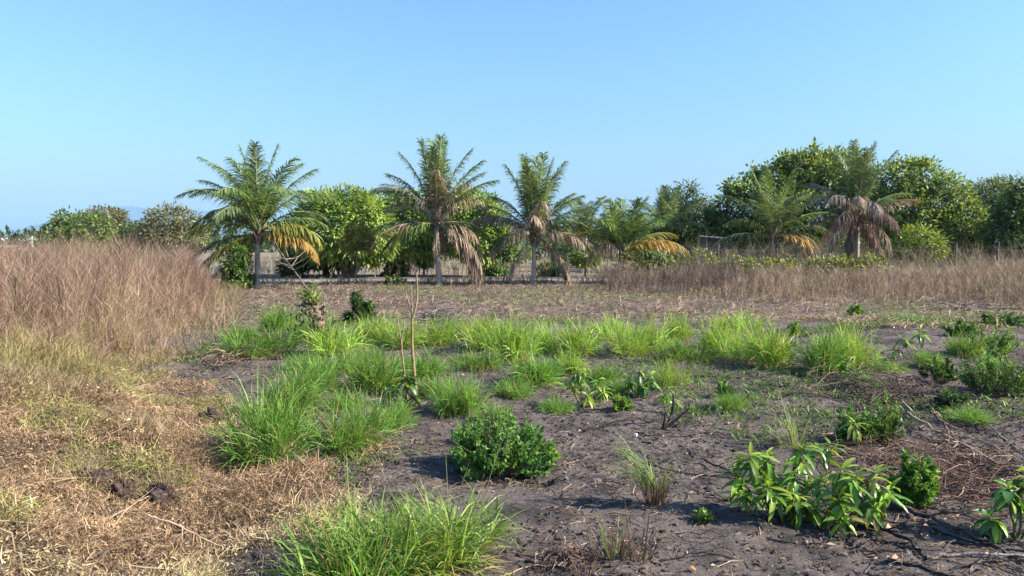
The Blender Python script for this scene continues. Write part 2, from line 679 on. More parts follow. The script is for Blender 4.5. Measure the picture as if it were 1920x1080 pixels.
# ------------------------------------------------------------------ palms
P_GREEN = ((.085, .145, .035), (.145, .22, .052), (.22, .285, .085))
P_BLUE = ((.08, .12, .045), (.13, .18, .065), (.2, .25, .1))
P_YELL = ((.20, .22, .04), (.30, .27, .05), (.16, .19, .04))
P_ORNG = ((.34, .22, .05), (.42, .24, .05), (.28, .24, .05))
P_DEAD = ((.19, .13, .085), (.31, .225, .15), (.42, .325, .225))
P_GREY = ((.18, .15, .13), (.26, .22, .19), (.32, .27, .23))
STATE = {'g': P_GREEN, 'b': P_BLUE, 'y': P_YELL, 'o': P_ORNG, 'd': P_DEAD, 'x': P_GREY, 'k': ((.10, .065, .05), (.16, .11, .085), (.23, .16, .12))}


def frond(r, az, e0, L, droop, state, leafl=.8, npair=84, limp=0.0, density=1.0):
    """one feather frond in palm space: azimuth, start elevation (deg), length, total droop (deg)"""
    mb, stalk = MB(), MB()
    K = 14
    e = R(e0)
    d2 = np.array([math.cos(R(az)), math.sin(R(az))])
    p = np.array([d2[0] * .1, d2[1] * .1, 0.0])
    pts = [p]
    sway = r.normal(0, .12)
    for k in range(1, K):
        f = k / (K - 1)
        a2 = R(az) + sway * f * f
        step = L / (K - 1)
        p = p + np.array([math.cos(a2) * math.cos(e), math.sin(a2) * math.cos(e), math.sin(e)]) * step
        e -= R(droop) / (K - 1) * (0.35 + 1.3 * f)
        e = max(e, R(-89))
        pts.append(p)
    pts = np.array(pts)
    dead = state in 'dxk'
    cols = STATE[state]
    rc = np.array(cols[1]) * 1.1 if dead else np.array(cols[2]) * [1.7, 1.4, 1.4]
    stalk.tubes(pts[None], np.interp(np.linspace(0, 1, K), [0, .12, 1], [.05, .03, .008])[None], rc, 4)
    n = int(npair * density)
    t = np.linspace(.14, .995, n)
    t = np.repeat(t, 2) + r.normal(0, .004, 2 * n)
    side = np.tile([1., -1.], n)
    keep = r.random(2 * n) < (.93 if not dead else .72)
    t, side = np.clip(t[keep], 0, 1), side[keep]
    m = len(t)
    fi = t * (K - 1)
    i0 = np.minimum(fi.astype(int), K - 2)
    ff = (fi - i0)[:, None]
    B = pts[i0] * (1 - ff) + pts[i0 + 1] * ff
    T = unit(pts[i0 + 1] - pts[i0])
    up0 = np.array([-d2[0], -d2[1], .8])
    S = unit(np.cross(T, np.broadcast_to([0, 0, 1.], T.shape) + 1e-3 * up0))
    U = np.cross(S, T)
    ll = leafl * np.interp(t, [.1, .3, .6, 1], [.55, 1, .95, .38]) * r.uniform(.8, 1.15, m)
    fw = np.interp(t, [0, .5, 1], [.6, 1.0, 2.0])
    D = unit(S * side[:, None] + T * fw[:, None] + U * .22 + r.normal(0, .12, (m, 3)))
    g = np.array([0, 0, -1.])
    dr = (.66 + 1.2 * limp) * r.uniform(.6, 1.5, m)[:, None]
    p1 = B + unit(D + g * dr * .35) * ll[:, None] * .4
    p2 = p1 + unit(D + g * dr * 1.0) * ll[:, None] * .35
    p3 = p2 + unit(D + g * dr * 2.0) * ll[:, None] * .25
    C = np.stack([B, p1, p2, p3], 1)
    wv = unit(np.cross(D, U + .35 * r.standard_normal((m, 3))))
    w0 = .037 if not dead else .026
    Wd = wv[:, None] * (w0 * np.array([.6, 1, .8, .1]))[None, :, None] * .5
    mb.ribbons(C, Wd, mixcol(r, m, *cols, jit=.16))
    return mb, stalk


def make_palm(label, base_uv, Y, crown_uv, fronds, seed, trunk_r=.13, group='coconut palms along the dirt road', base_z=None, skirt=0, leafl=.8, lean=0.0,
              bark=(.38, .315, .26)):
    r = rnd(seed)
    b = W(base_uv[0], base_uv[1], Y)
    b[2] = hz(b[0], b[1]) if base_z is None else base_z
    c = W(crown_uv[0], crown_uv[1], Y) - b
    t = empty('coconut_palm', b)
    tag(t, label, 'palm tree', group)
    tb = MB()
    K = 34
    z = np.linspace(0, 1, K)
    pth = np.stack([c[0] * (z ** 1.3), c[1] * z + lean * np.sin(z * np.pi), c[2] * z - .05], 1)
    rr = .8 * trunk_r * (1.0 + .55 * np.exp(-z * 12) - .18 * z) * (1 + .05 * (np.arange(K) % 2))
    tb.tubes(pth[None], rr[None], bark, 10)
    tb.build('trunk', M_BARK, t)
    # old leaf bases wrapped round the top of the trunk
    lbm = MB()
    for k in range(16):
        a = k * 2.4
        zz = c[2] - .55 + .6 * (k / 16)
        q0 = np.array([c[0] * (zz / max(c[2], .3)) ** 1.3, 0, zz])
        o = np.array([math.cos(a), math.sin(a), 0])
        p = np.array([q0 + o * trunk_r * .7, q0 + o * trunk_r * 1.25 + [0, 0, .12], q0 + o * trunk_r * 1.9 + [0, 0, .26]])
        lbm.tubes(p[None], np.array([[.06, .05, .03]]), np.array([.20, .14, .10]) * r.uniform(.6, 1.3), 5)
    lbm.build('leaf_bases', M_BARK, t)['kind'] = 'stuff'
    for (az, e0, L, dr, st, *rest) in fronds:
        limp = rest[0] if rest else (0.0 if st in 'gb' else .35)
        fb, stalk = frond(r, az + r.normal(0, 4), e0 + r.normal(0, 2), L * r.uniform(.95, 1.05), dr, st, leafl * r.uniform(.85, 1.1), limp=limp, density=.85 if limp > .7 else r.uniform(.85, 1.0))
        dead = st in 'dxk'
        fo = fb.build('dead_frond' if dead else 'frond', M_DEAD if dead else M_PALM, t)
        stalk.build('rachis', M_DEAD if dead else M_PALM, fo)
        fo.location = c + np.array([0, 0, -.15 if e0 < 20 else 0.0])
        if st == 'o':
            fo['label'] = 'drooping frond turned orange yellow'
    if skirt:
        for k in range(skirt):
            fb, stalk = frond(r, r.uniform(0, 360), -60 + r.normal(0, 8), r.uniform(1.1, 1.7), 40, 'd', .45, limp=1.2, density=.5)
            fo = fb.build('dead_frond', M_DEAD, t)
            stalk.build('rachis', M_DEAD, fo)
            fo.location = c + np.array([0, 0, -.25])
    return t


def ring(n, e, L, dr, st, a0=0, *rest):
    return [(a0 + i * 360 / n, e, L, dr, st, *rest) for i in range(n)]


palm_a = (ring(4, 85, 3.1, 16, 'b', 20) + ring(5, 74, 3.3, 52, 'g', 50) + ring(7, 60, 3.4, 95, 'g', 5) + ring(3, 40, 3.0, 90, 'b', 30) + [(20, 66, 3.0, 40, 'g'), (165, 60, 3.2, 55, 'b'), (150, 68, 3.2, 45, 'b'),
    (172, 34, 2.7, 85, 'y'), (150, 40, 2.8, 80, 'g'), (200, 20, 2.6, 70, 'y'), (5, 28, 2.8, 70, 'g'), (340, 22, 2.7, 90, 'y'),
    (196, -4, 2.7, 45, 'b'), (178, -14, 2.7, 30, 'b'), (200, -14, 2.3, 55, 'y'), (340, 6, 2.6, 70, 'o', .4), (356, -2, 2.6, 60, 'o', .4), (348, 18, 2.5, 75, 'y'),
    (30, 10, 2.4, 80, 'g'), (90, 15, 2.5, 80, 'g'), (130, 0, 2.5, 70, 'g')])
make_palm('green coconut palm with orange yellow lower fronds beside the tall brush', (482, 541), 28.0, (484, 432), palm_a, 11, .12)
palm_b = (ring(4, 86, 3.2, 12, 'g', 30) + ring(4, 76, 3.0, 28, 'b', 0) + [
    (20, 60, 2.9, 40, 'b'), (5, 50, 2.9, 45, 'b'), (350, 66, 2.9, 35, 'g'),
    (160, 62, 2.8, 45, 'b'), (178, 52, 2.8, 60, 'b'), (190, 44, 2.8, 60, 'b'), (150, 40, 2.7, 70, 'x'), (205, 55, 2.6, 60, 'x'),
    (280, 74, 2.2, 40, 'd'), (330, 64, 2.3, 70, 'd', .8), (350, 56, 2.2, 90, 'd', .9),
    (185, 12, 2.8, 60, 'b'), (200, 2, 2.7, 60, 'd'), (215, 8, 2.3, 95, 'y'), (170, -2, 2.7, 60, 'b'), (230, 0, 1.9, 80, 'g'),
    (10, 12, 2.4, 120, 'd', 1.0), (350, -22, 3.0, 75, 'd', 1.2), (340, -35, 2.9, 60, 'd', 1.3), (0, -35, 2.9, 60, 'd', 1.3), (15, -25, 2.9, 70, 'd', 1.3), (5, -30, 3.0, 62, 'k', 1.3), (345, -28, 3.1, 66, 'k', 1.3), (355, 5, 2.6, 120, 'd', 1.2), (30, 10, 2.4, 70, 'g'), (90, 20, 2.4, 70, 'g')])
make_palm('tallest coconut palm with a thick brown bundle of dead fronds hanging to the ground', (823, 531), 30.0, (818, 412), palm_b, 12, .13, skirt=3, lean=-.15)
palm_c = (ring(5, 86, 3.1, 12, 'g', 10) + ring(5, 76, 2.9, 26, 'b', 40) + [
    (10, 52, 2.4, 40, 'b'), (350, 42, 2.4, 45, 'b'), (25, 60, 2.4, 35, 'g'), (5, 22, 2.6, 60, 'y'), (15, 28, 2.8, 85, 'g'),
    (165, 58, 2.5, 50, 'b'), (178, 45, 2.6, 50, 'x'), (190, 38, 2.6, 60, 'x'), (160, 35, 2.6, 55, 'b'), (175, 28, 2.6, 60, 'x'),
    (290, 68, 1.8, 60, 'd', .8), (270, 60, 1.7, 100, 'd', 1), (200, 12, 2.3, 95, 'd', 1), (215, 20, 1.9, 110, 'd', 1), (180, 2, 2.6, 70, 'd', 1.0),
    (340, 16, 2.4, 85, 'd', .9), (355, 12, 2.6, 70, 'd', .9), (15, 10, 2.5, 75, 'd', .9),
    (350, -30, 2.5, 60, 'd', .8), (20, -40, 2.2, 40, 'x', .8), (205, -45, 2.3, 40, 'x', .8)])
make_palm('coconut palm with stiff upright top and a skirt of grey dead fronds', (1000, 528), 30.5, (1003, 436), palm_c, 13, .12, lean=.1)
palm_d = (ring(5, 76, 2.3, 25, 'g', 12) + ring(6, 58, 2.5, 50, 'g', 40) + [
    (5, 40, 2.6, 60, 'y'), (350, 30, 2.6, 75, 'o', .4), (20, 25, 2.5, 70, 'o', .4), (170, 50, 2.4, 50, 'y'), (185, 40, 2.3, 70, 'y'), (200, 22, 1.8, 100, 'd', .8), (210, 40, 1.5, 90, 'd', .8), (330, 18, 2.4, 80, 'g')])
make_palm('low trunkless coconut palm with yellow arching fronds rising from brown brush', (1168, 500), 31.0, (1168, 470), palm_d, 14, .14, base_z=0)
palm_e = ring(5, 82, 2.6, 18, 'b', 22) + ring(6, 62, 2.7, 50, 'b', 5) + ring(5, 35, 2.5, 80, 'g', 30) + [(180, 15, 2.4, 60, 'b'), (200, 0, 2.3, 60, 'd')]
make_palm('dark coconut palm in front of the rounded tree beyond the vine hedge', (1253, 480), 43.0, (1252, 435), palm_e, 15, .14, base_z=0)
palm_f = (ring(5, 78, 3.2, 22, 'g', 12) + ring(6, 58, 3.2, 50, 'b', 44) + [
    (175, 42, 2.6, 80, 'y'), (190, 12, 3.0, 50, 'b'), (182, -2, 2.9, 35, 'g'), (5, 38, 3.3, 60, 'g'), (350, 26, 3.2, 70, 'b'), (15, 18, 3.0, 60, 'b'), (340, 14, 2.4, 90, 'd', .9),
    (355, 5, 2.5, 80, 'd', .9), (10, -5, 2.4, 70, 'd', 1), (325, 8, 2.4, 90, 'o', .5), (0, 10, 2.0, 90, 'd', 1)])
make_palm('spreading coconut palm in the shade of the large leaning tree', (1450, 490), 37.0, (1450, 438), palm_f, 16, .15, base_z=0)
palm_g = (ring(5, 86, 3.1, 14, 'b', 10) + ring(5, 76, 3.0, 25, 'b', 45) + [
    (5, 42, 2.7, 50, 'g'), (355, 30, 2.7, 45, 'd', .4), (170, 62, 2.6, 60, 'x'), (185, 50, 2.4, 90, 'x', .9), (200, 60, 2.3, 110, 'd', 1), (250, 55, 2.2, 110, 'd', 1), (280, 50, 2.0, 130, 'x', 1)] +
    ring(5, 20, 2.2, 100, 'k', 10, 1.1) + ring(4, -10, 2.3, 80, 'd', 30, 1.2) + ring(5, -40, 2.0, 50, 'k', 15, 1.2))
make_palm('tall coconut palm shrouded in dry brown and grey fronds before the broad trees', (1607, 487), 33.0, (1607, 405), palm_g, 17, .14, base_z=0)
palm_h = ring(6, 70, 2.6, 50, 'b', 10) + ring(6, 35, 2.6, 80, 'b', 40)
make_palm('small dark distant palm behind the skirted palm', (1098, 480), 52.0, (1098, 425), palm_h, 18, .14, base_z=0)

# ------------------------------------------------------------------ trees
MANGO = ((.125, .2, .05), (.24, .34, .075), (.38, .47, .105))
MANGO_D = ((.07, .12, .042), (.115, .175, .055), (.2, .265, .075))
ALMOND = ((.12, .175, .06), (.2, .27, .075), (.32, .39, .105))
OLIVE = ((.13, .14, .06), (.19, .19, .08), (.25, .22, .11))
YOUNG = ((.14, .22, .03), (.22, .28, .045), (.28, .27, .06))

make_tree('mango_tree', 'rounded bright green mango tree between the first two palms', (655, 527), 36.5,
          [(640, 430, 70, 52), (605, 405, 42, 40), (690, 415, 42, 45), (650, 388, 50, 28), (705, 455, 36, 34), (660, 462, 58, 28), (600, 452, 38, 36)], MANGO, 21, 640, 26, trunk_r=.2, forks=2, fork_dx=.5)
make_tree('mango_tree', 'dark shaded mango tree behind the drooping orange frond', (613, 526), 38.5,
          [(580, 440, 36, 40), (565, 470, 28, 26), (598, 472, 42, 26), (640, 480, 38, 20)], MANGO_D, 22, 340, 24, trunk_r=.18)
make_tree('mango_tree', 'mango tree half hidden by drooping fronds of the tallest palm', (718, 525), 38.0,
          [(745, 405, 48, 45), (730, 450, 45, 42), (775, 425, 40, 50), (765, 458, 38, 28), (800, 440, 33, 40)], MANGO, 23, 440, 26, trunk_r=.16)
make_tree('mango_tree', 'bright mango tree between the tallest palm and the skirted palm', (884, 525), 37.5,
          [(900, 405, 42, 38), (918, 430, 34, 42), (872, 395, 32, 38), (890, 455, 48, 34), (860, 430, 30, 42), (925, 455, 25, 26)], MANGO, 24, 470, 26, trunk_r=.15)
make_tree('young_tree', 'thin sapling with a small yellow green crown before the mango tree', (668, 534), 30.5,
          [(668, 440, 20, 20), (655, 458, 18, 18), (684, 455, 16, 18)], ((.22, .24, .05), (.33, .31, .07), (.42, .36, .09)), 25, 70, 16, L=.2, trunk_r=.035, clr=.16, bark=(.2, .16, .13))
make_tree('young_tree', 'thin dark sapling between the tallest palm and the skirted palm', (944, 533), 30.0,
          [(944, 455, 15, 20), (950, 475, 14, 14), (934, 470, 12, 15)], ((.08, .15, .03), (.14, .21, .04)), 26, 80, 6, L=.2, trunk_r=.03, clr=.15, bark=(.1, .08, .07))
make_tree('broad_tree', 'rounded tree with drooping foliage behind the dark palm', (1290, 480), 46,
          [(1285, 378, 34, 32), (1262, 398, 30, 30), (1308, 400, 26, 32), (1290, 425, 45, 38), (1325, 430, 26, 34), (1230, 430, 26, 30)], ((.04, .075, .025), (.07, .11, .03), (.10, .14, .04)), 27, 380, 15, trunk_r=.2, base_z=0, L=.3, Wd=.1)
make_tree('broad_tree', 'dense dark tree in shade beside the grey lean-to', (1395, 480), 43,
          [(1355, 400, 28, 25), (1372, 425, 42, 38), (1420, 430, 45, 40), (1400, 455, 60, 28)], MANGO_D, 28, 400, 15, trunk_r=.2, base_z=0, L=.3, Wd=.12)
make_tree('broad_tree', 'tall broad-leaved tree with loose sprigs on its sunless side', (1520, 485), 41,
          [(1378, 352, 24, 16), (1410, 358, 38, 24), (1455, 345, 42, 34), (1500, 315, 42, 24), (1550, 330, 52, 40), (1480, 385, 58, 40), (1580, 370, 48, 55), (1530, 400, 62, 48),
           (1405, 322, 8, 7), (1495, 291, 12, 7), (1521, 285, 8, 7), (1470, 300, 12, 7), (1580, 300, 30, 14)], ALMOND, 29, 850, 19, L=.26, Wd=.13, trunk_r=.25, base_z=0, droop=.25)
make_tree('broad_tree', 'wide sunny tree with yellow green lower leaves beside the shrouded palm', (1720, 490), 39.5,
          [(1660, 345, 40, 30), (1700, 340, 44, 34), (1735, 332, 32, 26), (1770, 370, 44, 42), (1715, 395, 60, 50), (1680, 430, 45, 42), (1745, 440, 60, 38), (1805, 415, 44, 46), (1650, 400, 40, 45), (1840, 440, 36, 36), (1718, 310, 14, 10), (1690, 312, 10, 9)],
          ((.105, .165, .055), (.185, .255, .07), (.29, .36, .095)), 30, 900, 19, L=.25, Wd=.12, trunk_r=.25, base_z=0, droop=.25)
make_tree('low_tree', 'low yellow green leafy tree at the foot of the wide sunny tree', (1722, 495), 36,
          [(1722, 448, 34, 24), (1705, 465, 26, 18), (1745, 465, 26, 20)], ((.15, .22, .04), (.24, .3, .06)), 31, 330, 6, trunk_r=.1, base_z=0, L=.22, Wd=.1)
make_tree('feathery_tree', 'pale feathery tree beyond the wide sunny tree', (1850, 480), 55,
          [(1855, 365, 38, 26), (1880, 350, 20, 14), (1830, 380, 26, 24), (1860, 400, 48, 34), (1815, 410, 40, 32), (1845, 440, 60, 30)], ((.10, .14, .05), (.15, .19, .07), (.2, .23, .09)), 32, 1900, 8, L=.26, Wd=.09, trunk_r=.2, base_z=0, clr=.5)
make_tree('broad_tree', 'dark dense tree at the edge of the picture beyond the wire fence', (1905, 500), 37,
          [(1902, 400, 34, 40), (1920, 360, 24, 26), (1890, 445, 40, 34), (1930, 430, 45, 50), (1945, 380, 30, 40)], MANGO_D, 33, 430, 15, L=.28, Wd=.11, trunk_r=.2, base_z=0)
make_tree('broad_tree', 'rounded green tree rising above the dry brush near the utility pole', (150, 500), 78,
          [(150, 428, 48, 24), (115, 436, 26, 20), (185, 430, 28, 26), (150, 448, 65, 18), (95, 448, 18, 14), (130, 412, 24, 12)], ((.10, .16, .04), (.16, .22, .05), (.17, .18, .07)), 34, 800, 6, L=.5, Wd=.22, trunk_r=.25, base_z=0, clr=.5)
make_tree('open_tree', 'open brownish green tree crown just behind the rounded green tree', (205, 500), 88,
          [(200, 404, 30, 12), (215, 415, 22, 16), (190, 420, 26, 16), (222, 440, 18, 22)], OLIVE, 35, 420, 6, L=.5, Wd=.18, trunk_r=.25, base_z=0, clr=.6)
make_tree('open_tree', 'olive brown dry tree beyond the brush beside the first palm', (325, 500), 72,
          [(320, 412, 40, 24), (350, 425, 28, 26), (295, 432, 34, 24), (330, 445, 52, 22), (270, 446, 26, 16), (370, 450, 20, 18)], OLIVE, 36, 900, 6, L=.42, Wd=.15, trunk_r=.25, base_z=0, clr=.6)
make_tree('low_tree', 'low hazy bushy tree between the rounded and the dry olive trees', (250, 500), 84,
          [(248, 440, 30, 20), (225, 450, 26, 14), (275, 452, 22, 12)], ((.08, .12, .045), (.12, .15, .06)), 37, 350, 6, L=.5, Wd=.2, trunk_r=.15, base_z=0, clr=.5)
make_tree('leafy_shrub', 'dark green leafy shrub at the foot of the first palm', (442, 541), 27.6,
          [(438, 500, 24, 26), (452, 480, 14, 22), (425, 525, 20, 18), (455, 520, 18, 20), (440, 530, 28, 14)], ((.04, .10, .02), (.08, .16, .03), (.17, .22, .04)), 38, 420, 6, L=.16, Wd=.07, trunk_r=.03, cat='shrub', clr=.15)
# small trees and bushes beyond the road
for k, (u, v, ru, rv, Y, cols, lab) in enumerate([
        (548, 500, 20, 16, 37, ((.06, .09, .03), (.1, .13, .05)), 'small dull bush beyond the road behind the first palm'),
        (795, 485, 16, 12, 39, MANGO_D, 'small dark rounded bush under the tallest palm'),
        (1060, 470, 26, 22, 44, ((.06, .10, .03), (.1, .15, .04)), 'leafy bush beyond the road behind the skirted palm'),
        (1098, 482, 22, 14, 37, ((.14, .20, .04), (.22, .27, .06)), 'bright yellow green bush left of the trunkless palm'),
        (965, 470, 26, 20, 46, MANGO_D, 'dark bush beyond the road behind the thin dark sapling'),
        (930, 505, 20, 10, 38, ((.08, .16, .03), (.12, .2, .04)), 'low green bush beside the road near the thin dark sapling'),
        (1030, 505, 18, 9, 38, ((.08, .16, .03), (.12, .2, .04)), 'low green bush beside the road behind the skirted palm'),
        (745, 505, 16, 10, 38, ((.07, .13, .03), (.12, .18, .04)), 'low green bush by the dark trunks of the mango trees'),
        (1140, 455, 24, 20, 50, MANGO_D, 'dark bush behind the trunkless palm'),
        (1205, 445, 30, 22, 52, ((.05, .08, .03), (.07, .11, .035)), 'dim bushy mass between trunkless palm and dark palm')]):
    make_tree('bush', lab, (u, v + rv), Y, [(u, v, ru, rv), (u - ru * .5, v + rv * .3, ru * .6, rv * .7), (u + ru * .5, v + rv * .25, ru * .6, rv * .7)], cols, 50 + k, 170, 6, L=.24, Wd=.09, trunk_r=.05, cat='bush', base_z=0, clr=.2,
              group='bushes beyond the dirt road')

# far line of trees on the horizon
r = rnd(77)
mb = MB()
lob = []
for k in range(240):
    u = r.uniform(-500, 2500)
    Y = r.uniform(130, 260)
    hh = r.uniform(3, 7) * (.55 if u < 110 else 1)
    x = (u - CU) / F * Y
    lob.append((np.array([x, Y, hh * .5]), (r.uniform(4, 10), 4, hh * .55)))
crown(mb, r, lob, 7000, 4, 1.2, 1.5, .8, ((.04, .07, .025), (.07, .11, .035), (.10, .13, .05)), .2)
tag(mb.build('far_trees', M_LEAF), 'low distant line of trees along the horizon', 'trees', None, 'stuff')
# mid-distance scrubby trees that close the gaps under the crowns
mb = MB()
lob = []
for k in range(60):
    Y = r.uniform(60, 85)
    u = r.uniform(520, 1950)
    hh = r.uniform(2.0, 4.2)
    lob.append((np.array([(u - CU) / F * Y, Y, hh * .45]), (r.uniform(1.8, 3.6), 1.6, hh * .55)))
crown(mb, r, lob, 3600, 5, .6, .5, .22, ((.045, .07, .028), (.08, .11, .04), (.12, .13, .06)), .3)
tag(mb.build('scrub_trees', M_LEAF), 'tangled scrub woodland seen between the trunks beyond the road', 'scrub', None, 'stuff')

# ------------------------------------------------------------------ vine hedge, fence, lean-to, house, utility pole
r = rnd(91)
hb = empty('vine_hedge', (6.2, 30.5, 0))
tag(hb, 'low olive green vine hedge behind the brown brush', 'hedge')
mb = MB()
lob = [(np.array([x, r.normal(0, .3), .5 + .22 * (vnoise(x, 0, 1.6, 5) - .5)]), (.6, .6, .46 + .5 * (vnoise(x, 0, 1.6, 5) - .3))) for x in np.arange(-1.4, 9.8, .6) if vnoise(x, 3, 1.3, 7) > .28]
crown(mb, r, lob, 1900, 5, .18, .17, .09, ((.13, .15, .045), (.2, .22, .065), (.28, .27, .09)), .2, .3)
mb.build('foliage', M_LEAF, hb)
mb = MB()
st = np.array([[[x, 0, 0], [x + r.normal(0, .1), 0, .5], [x + r.normal(0, .2), r.normal(0, .1), 1.0]] for x in np.arange(-1.4, 9.8, .25)])
mb.tubes(st, np.array([[.015, .012, .006]]), (.15, .11, .08), 4)
mb.build('stems', M_BARK, hb)

fx = W(1200, 480, 32.5)
fence = empty('wire_fence', (fx[0], 32.5, 0))
tag(fence, 'wire fence on weathered wooden posts in front of the broad trees', 'fence')
pm = []
for k in range(3):
    mb = MB()
    z = np.linspace(-.1, 1.55 + .1 * k, 6)
    pth = np.stack([r.normal(0, .012, 6), r.normal(0, .012, 6), z], 1)
    mb.tubes(pth[None], np.array([[.045, .04, .038, .04, .036, .034]]), (.15, .125, .105), 7, cap=True)
    pm.append(mb.mesh('post', M_WOOD))
posts = []
for k, u in enumerate([1200, 1348, 1492, 1640, 1790, 1868, 1985]):
    o = link('post', pm[k % 3], fence)
    x = W(u, 480, 32.5)[0] - fx[0]
    o.location = (x, r.normal(0, .08), 0)
    o.rotation_euler = (r.normal(0, .03), r.normal(0, .05), r.random() * 6)
    posts.append(x)
for zz in (.5, .95, 1.4):
    mb = MB()
    xx = np.linspace(posts[0], posts[-1], 60)
    ph = np.interp(xx, posts, np.arange(len(posts)))
    mb.tubes(np.stack([xx, 0 * xx - .05, zz - .05 * np.sin((ph % 1) * np.pi)], 1)[None], .004, (.25, .24, .23), 3)
    mb.build('wire', M_WOOD, fence)

# grey lean-to beside the dark tree
lt = W(1342, 470, 39.5)
lean_to = empty('lean_to', (lt[0], 39.5, 0))
tag(lean_to, 'small grey lean-to shelter with a pale post under the dark tree', 'shelter')
mb = MB()
nx_, ny_ = 25, 6
X, Yy = np.meshgrid(np.linspace(-.75, .45, nx_), np.linspace(-.7, .9, ny_))
Z = 1.98 + .05 * Yy - .08 * X + .03 * np.cos(X * 22)
i2 = (np.arange(ny_ - 1)[:, None] * nx_ + np.arange(nx_ - 1)[None]).ravel()
for dz in (0, -.02):
    mb.add(np.stack([X, Yy, Z + dz], -1), np.stack([i2, i2 + 1, i2 + nx_ + 1, i2 + nx_], 1), (.26, .25, .24))
mb.build('roof_sheet', M_ROOF, lean_to)
for (x, y) in ((-.65, -.6), (.4, -.6), (-.65, .7), (.4, .7)):
    mb = MB()
    mb.tubes(np.array([[[x, y, -.1], [x + .01, y, 1.0], [x, y, 1.95 - .08 * x]]]), .026, (.36, .33, .30), 6)
    mb.build('post', M_WOOD, lean_to)
mb = MB()
for k in range(8):
    z0 = .1 + k * .225
    bx = np.array([[-.7, .8, z0], [.45, .8, z0], [.45, .8, z0 + .21], [-.7, .8, z0 + .21], [-.7, .83, z0], [.45, .83, z0], [.45, .83, z0 + .21], [-.7, .83, z0 + .21]])
    mb = MB()
    mb.add(bx, [[0, 1, 2, 3], [5, 4, 7, 6], [3, 2, 6, 7], [0, 4, 5, 1], [0, 3, 7, 4], [1, 5, 6, 2]], np.array([.17, .14, .13]) * r.uniform(.8, 1.2))
    mb.build('plank', M_WOOD, lean_to, smooth=False)

# far white roofed houses at the horizon and the utility pole before them
for k, (u0, u1, vt, ve, vb, Y, rc, lab) in enumerate([
        (-40, 72, 446, 451, 468, 190, (.62, .68, .74), 'long low building with a pale blue roof beyond the utility pole'),
        (-30, 26, 460, 464, 470, 110, (.55, .48, .45), 'small pale roofed hut just above the dry brush')]):
    a, b_ = W(u0, ve, Y), W(u1, ve, Y)
    rz = W(0, vt, Y)[2]
    L_ = b_[0] - a[0]
    D_ = 9.0 if k == 0 else 4.0
    h_ = a[2]
    t = empty('low_house', ((a[0] + b_[0]) / 2, Y, 0))
    tag(t, lab, 'building', 'buildings on the far side of the field')
    mb = MB()
    w = L_ / 2 - .4
    mb.add([[-w, 0, 0], [w, 0, 0], [w, 0, h_], [-w, 0, h_], [-w, D_, 0], [w, D_, 0], [w, D_, h_], [-w, D_, h_]], [[0, 1, 2, 3], [5, 4, 7, 6], [1, 5, 6, 2], [4, 0, 3, 7]], (.5, .5, .48))
    mb.build('wall', M_ROOF, t, smooth=False)
    mb = MB()
    w = L_ / 2
    mb.add([[-w, -.5, h_ - .05], [w, -.5, h_ - .05], [w, D_ / 2, rz], [-w, D_ / 2, rz], [w, D_ + .5, h_ - .05], [-w, D_ + .5, h_ - .05],
            [-w, -.5, h_ - .2], [w, -.5, h_ - .2]], [[0, 1, 2, 3], [3, 2, 4, 5], [6, 7, 1, 0]], rc)
    mb.build('roof', M_ROOF, t, smooth=False)
    for j in range(4):
        x = -w + (j + .6) * L_ / 4.4
        mb = MB()
        mb.add([[x, -.03, h_ * .35], [x + L_ * .05, -.03, h_ * .35], [x + L_ * .05, -.03, h_ * .75], [x, -.03, h_ * .75], [x, .02, h_ * .35], [x + L_ * .05, .02, h_ * .35], [x + L_ * .05, .02, h_ * .75], [x, .02, h_ * .75]],
               [[0, 1, 2, 3], [3, 2, 6, 7], [0, 4, 5, 1], [0, 3, 7, 4], [1, 5, 6, 2]], (.06, .07, .08))
        mb.build('window', M_ROOF, t, smooth=False)
pb = W(61, 470, 125)
pole = empty('utility_pole', (pb[0], 125, 0))
tag(pole, 'thin white utility pole with a crossarm on the far side of the brush', 'pole')
ptop = W(61, 443, 125)[2]
mb = MB()
mb.tubes(np.array([[[0, 0, -.2], [0, 0, ptop * .5], [0, 0, ptop]]]), np.array([[.13, .12, .1]]), (.72, .70, .66), 8, cap=True)
mb.build('shaft', M_WOOD, pole)
mb = MB()
mb.tubes(np.array([[[-.9, 0, ptop - .5], [0, -.08, ptop - .5], [.9, 0, ptop - .5]]]), .06, (.65, .62, .58), 5)
mb.build('crossarm', M_WOOD, pole)

# ------------------------------------------------------------------ dry vegetation masses (nobody could count them)
PINK = ((.20, .125, .09), (.32, .205, .15), (.42, .28, .205))
PALE = ((.36, .27, .18), (.48, .37, .25))


def scatter(r, n, x0, x1, y0, y1, test):
    out = np.zeros((0, 2))
    while len(out) < n:
        p = np.stack([r.uniform(x0, x1, n), r.uniform(y0, y1, n)], 1)
        p = p[test(p[:, 0], p[:, 1], r)]
        out = np.concatenate([out, p])
    return out[:n]


def in_view(x, y, m=1.5):
    return np.abs(x) < y * .72 + m


def left_brush_edge(y):
    return np.interp(y, [8.5, 9.7, 12.2, 16.4, 26, 34], [-6.3, -5.3, -5.6, -6.7, -10.2, -14.5])


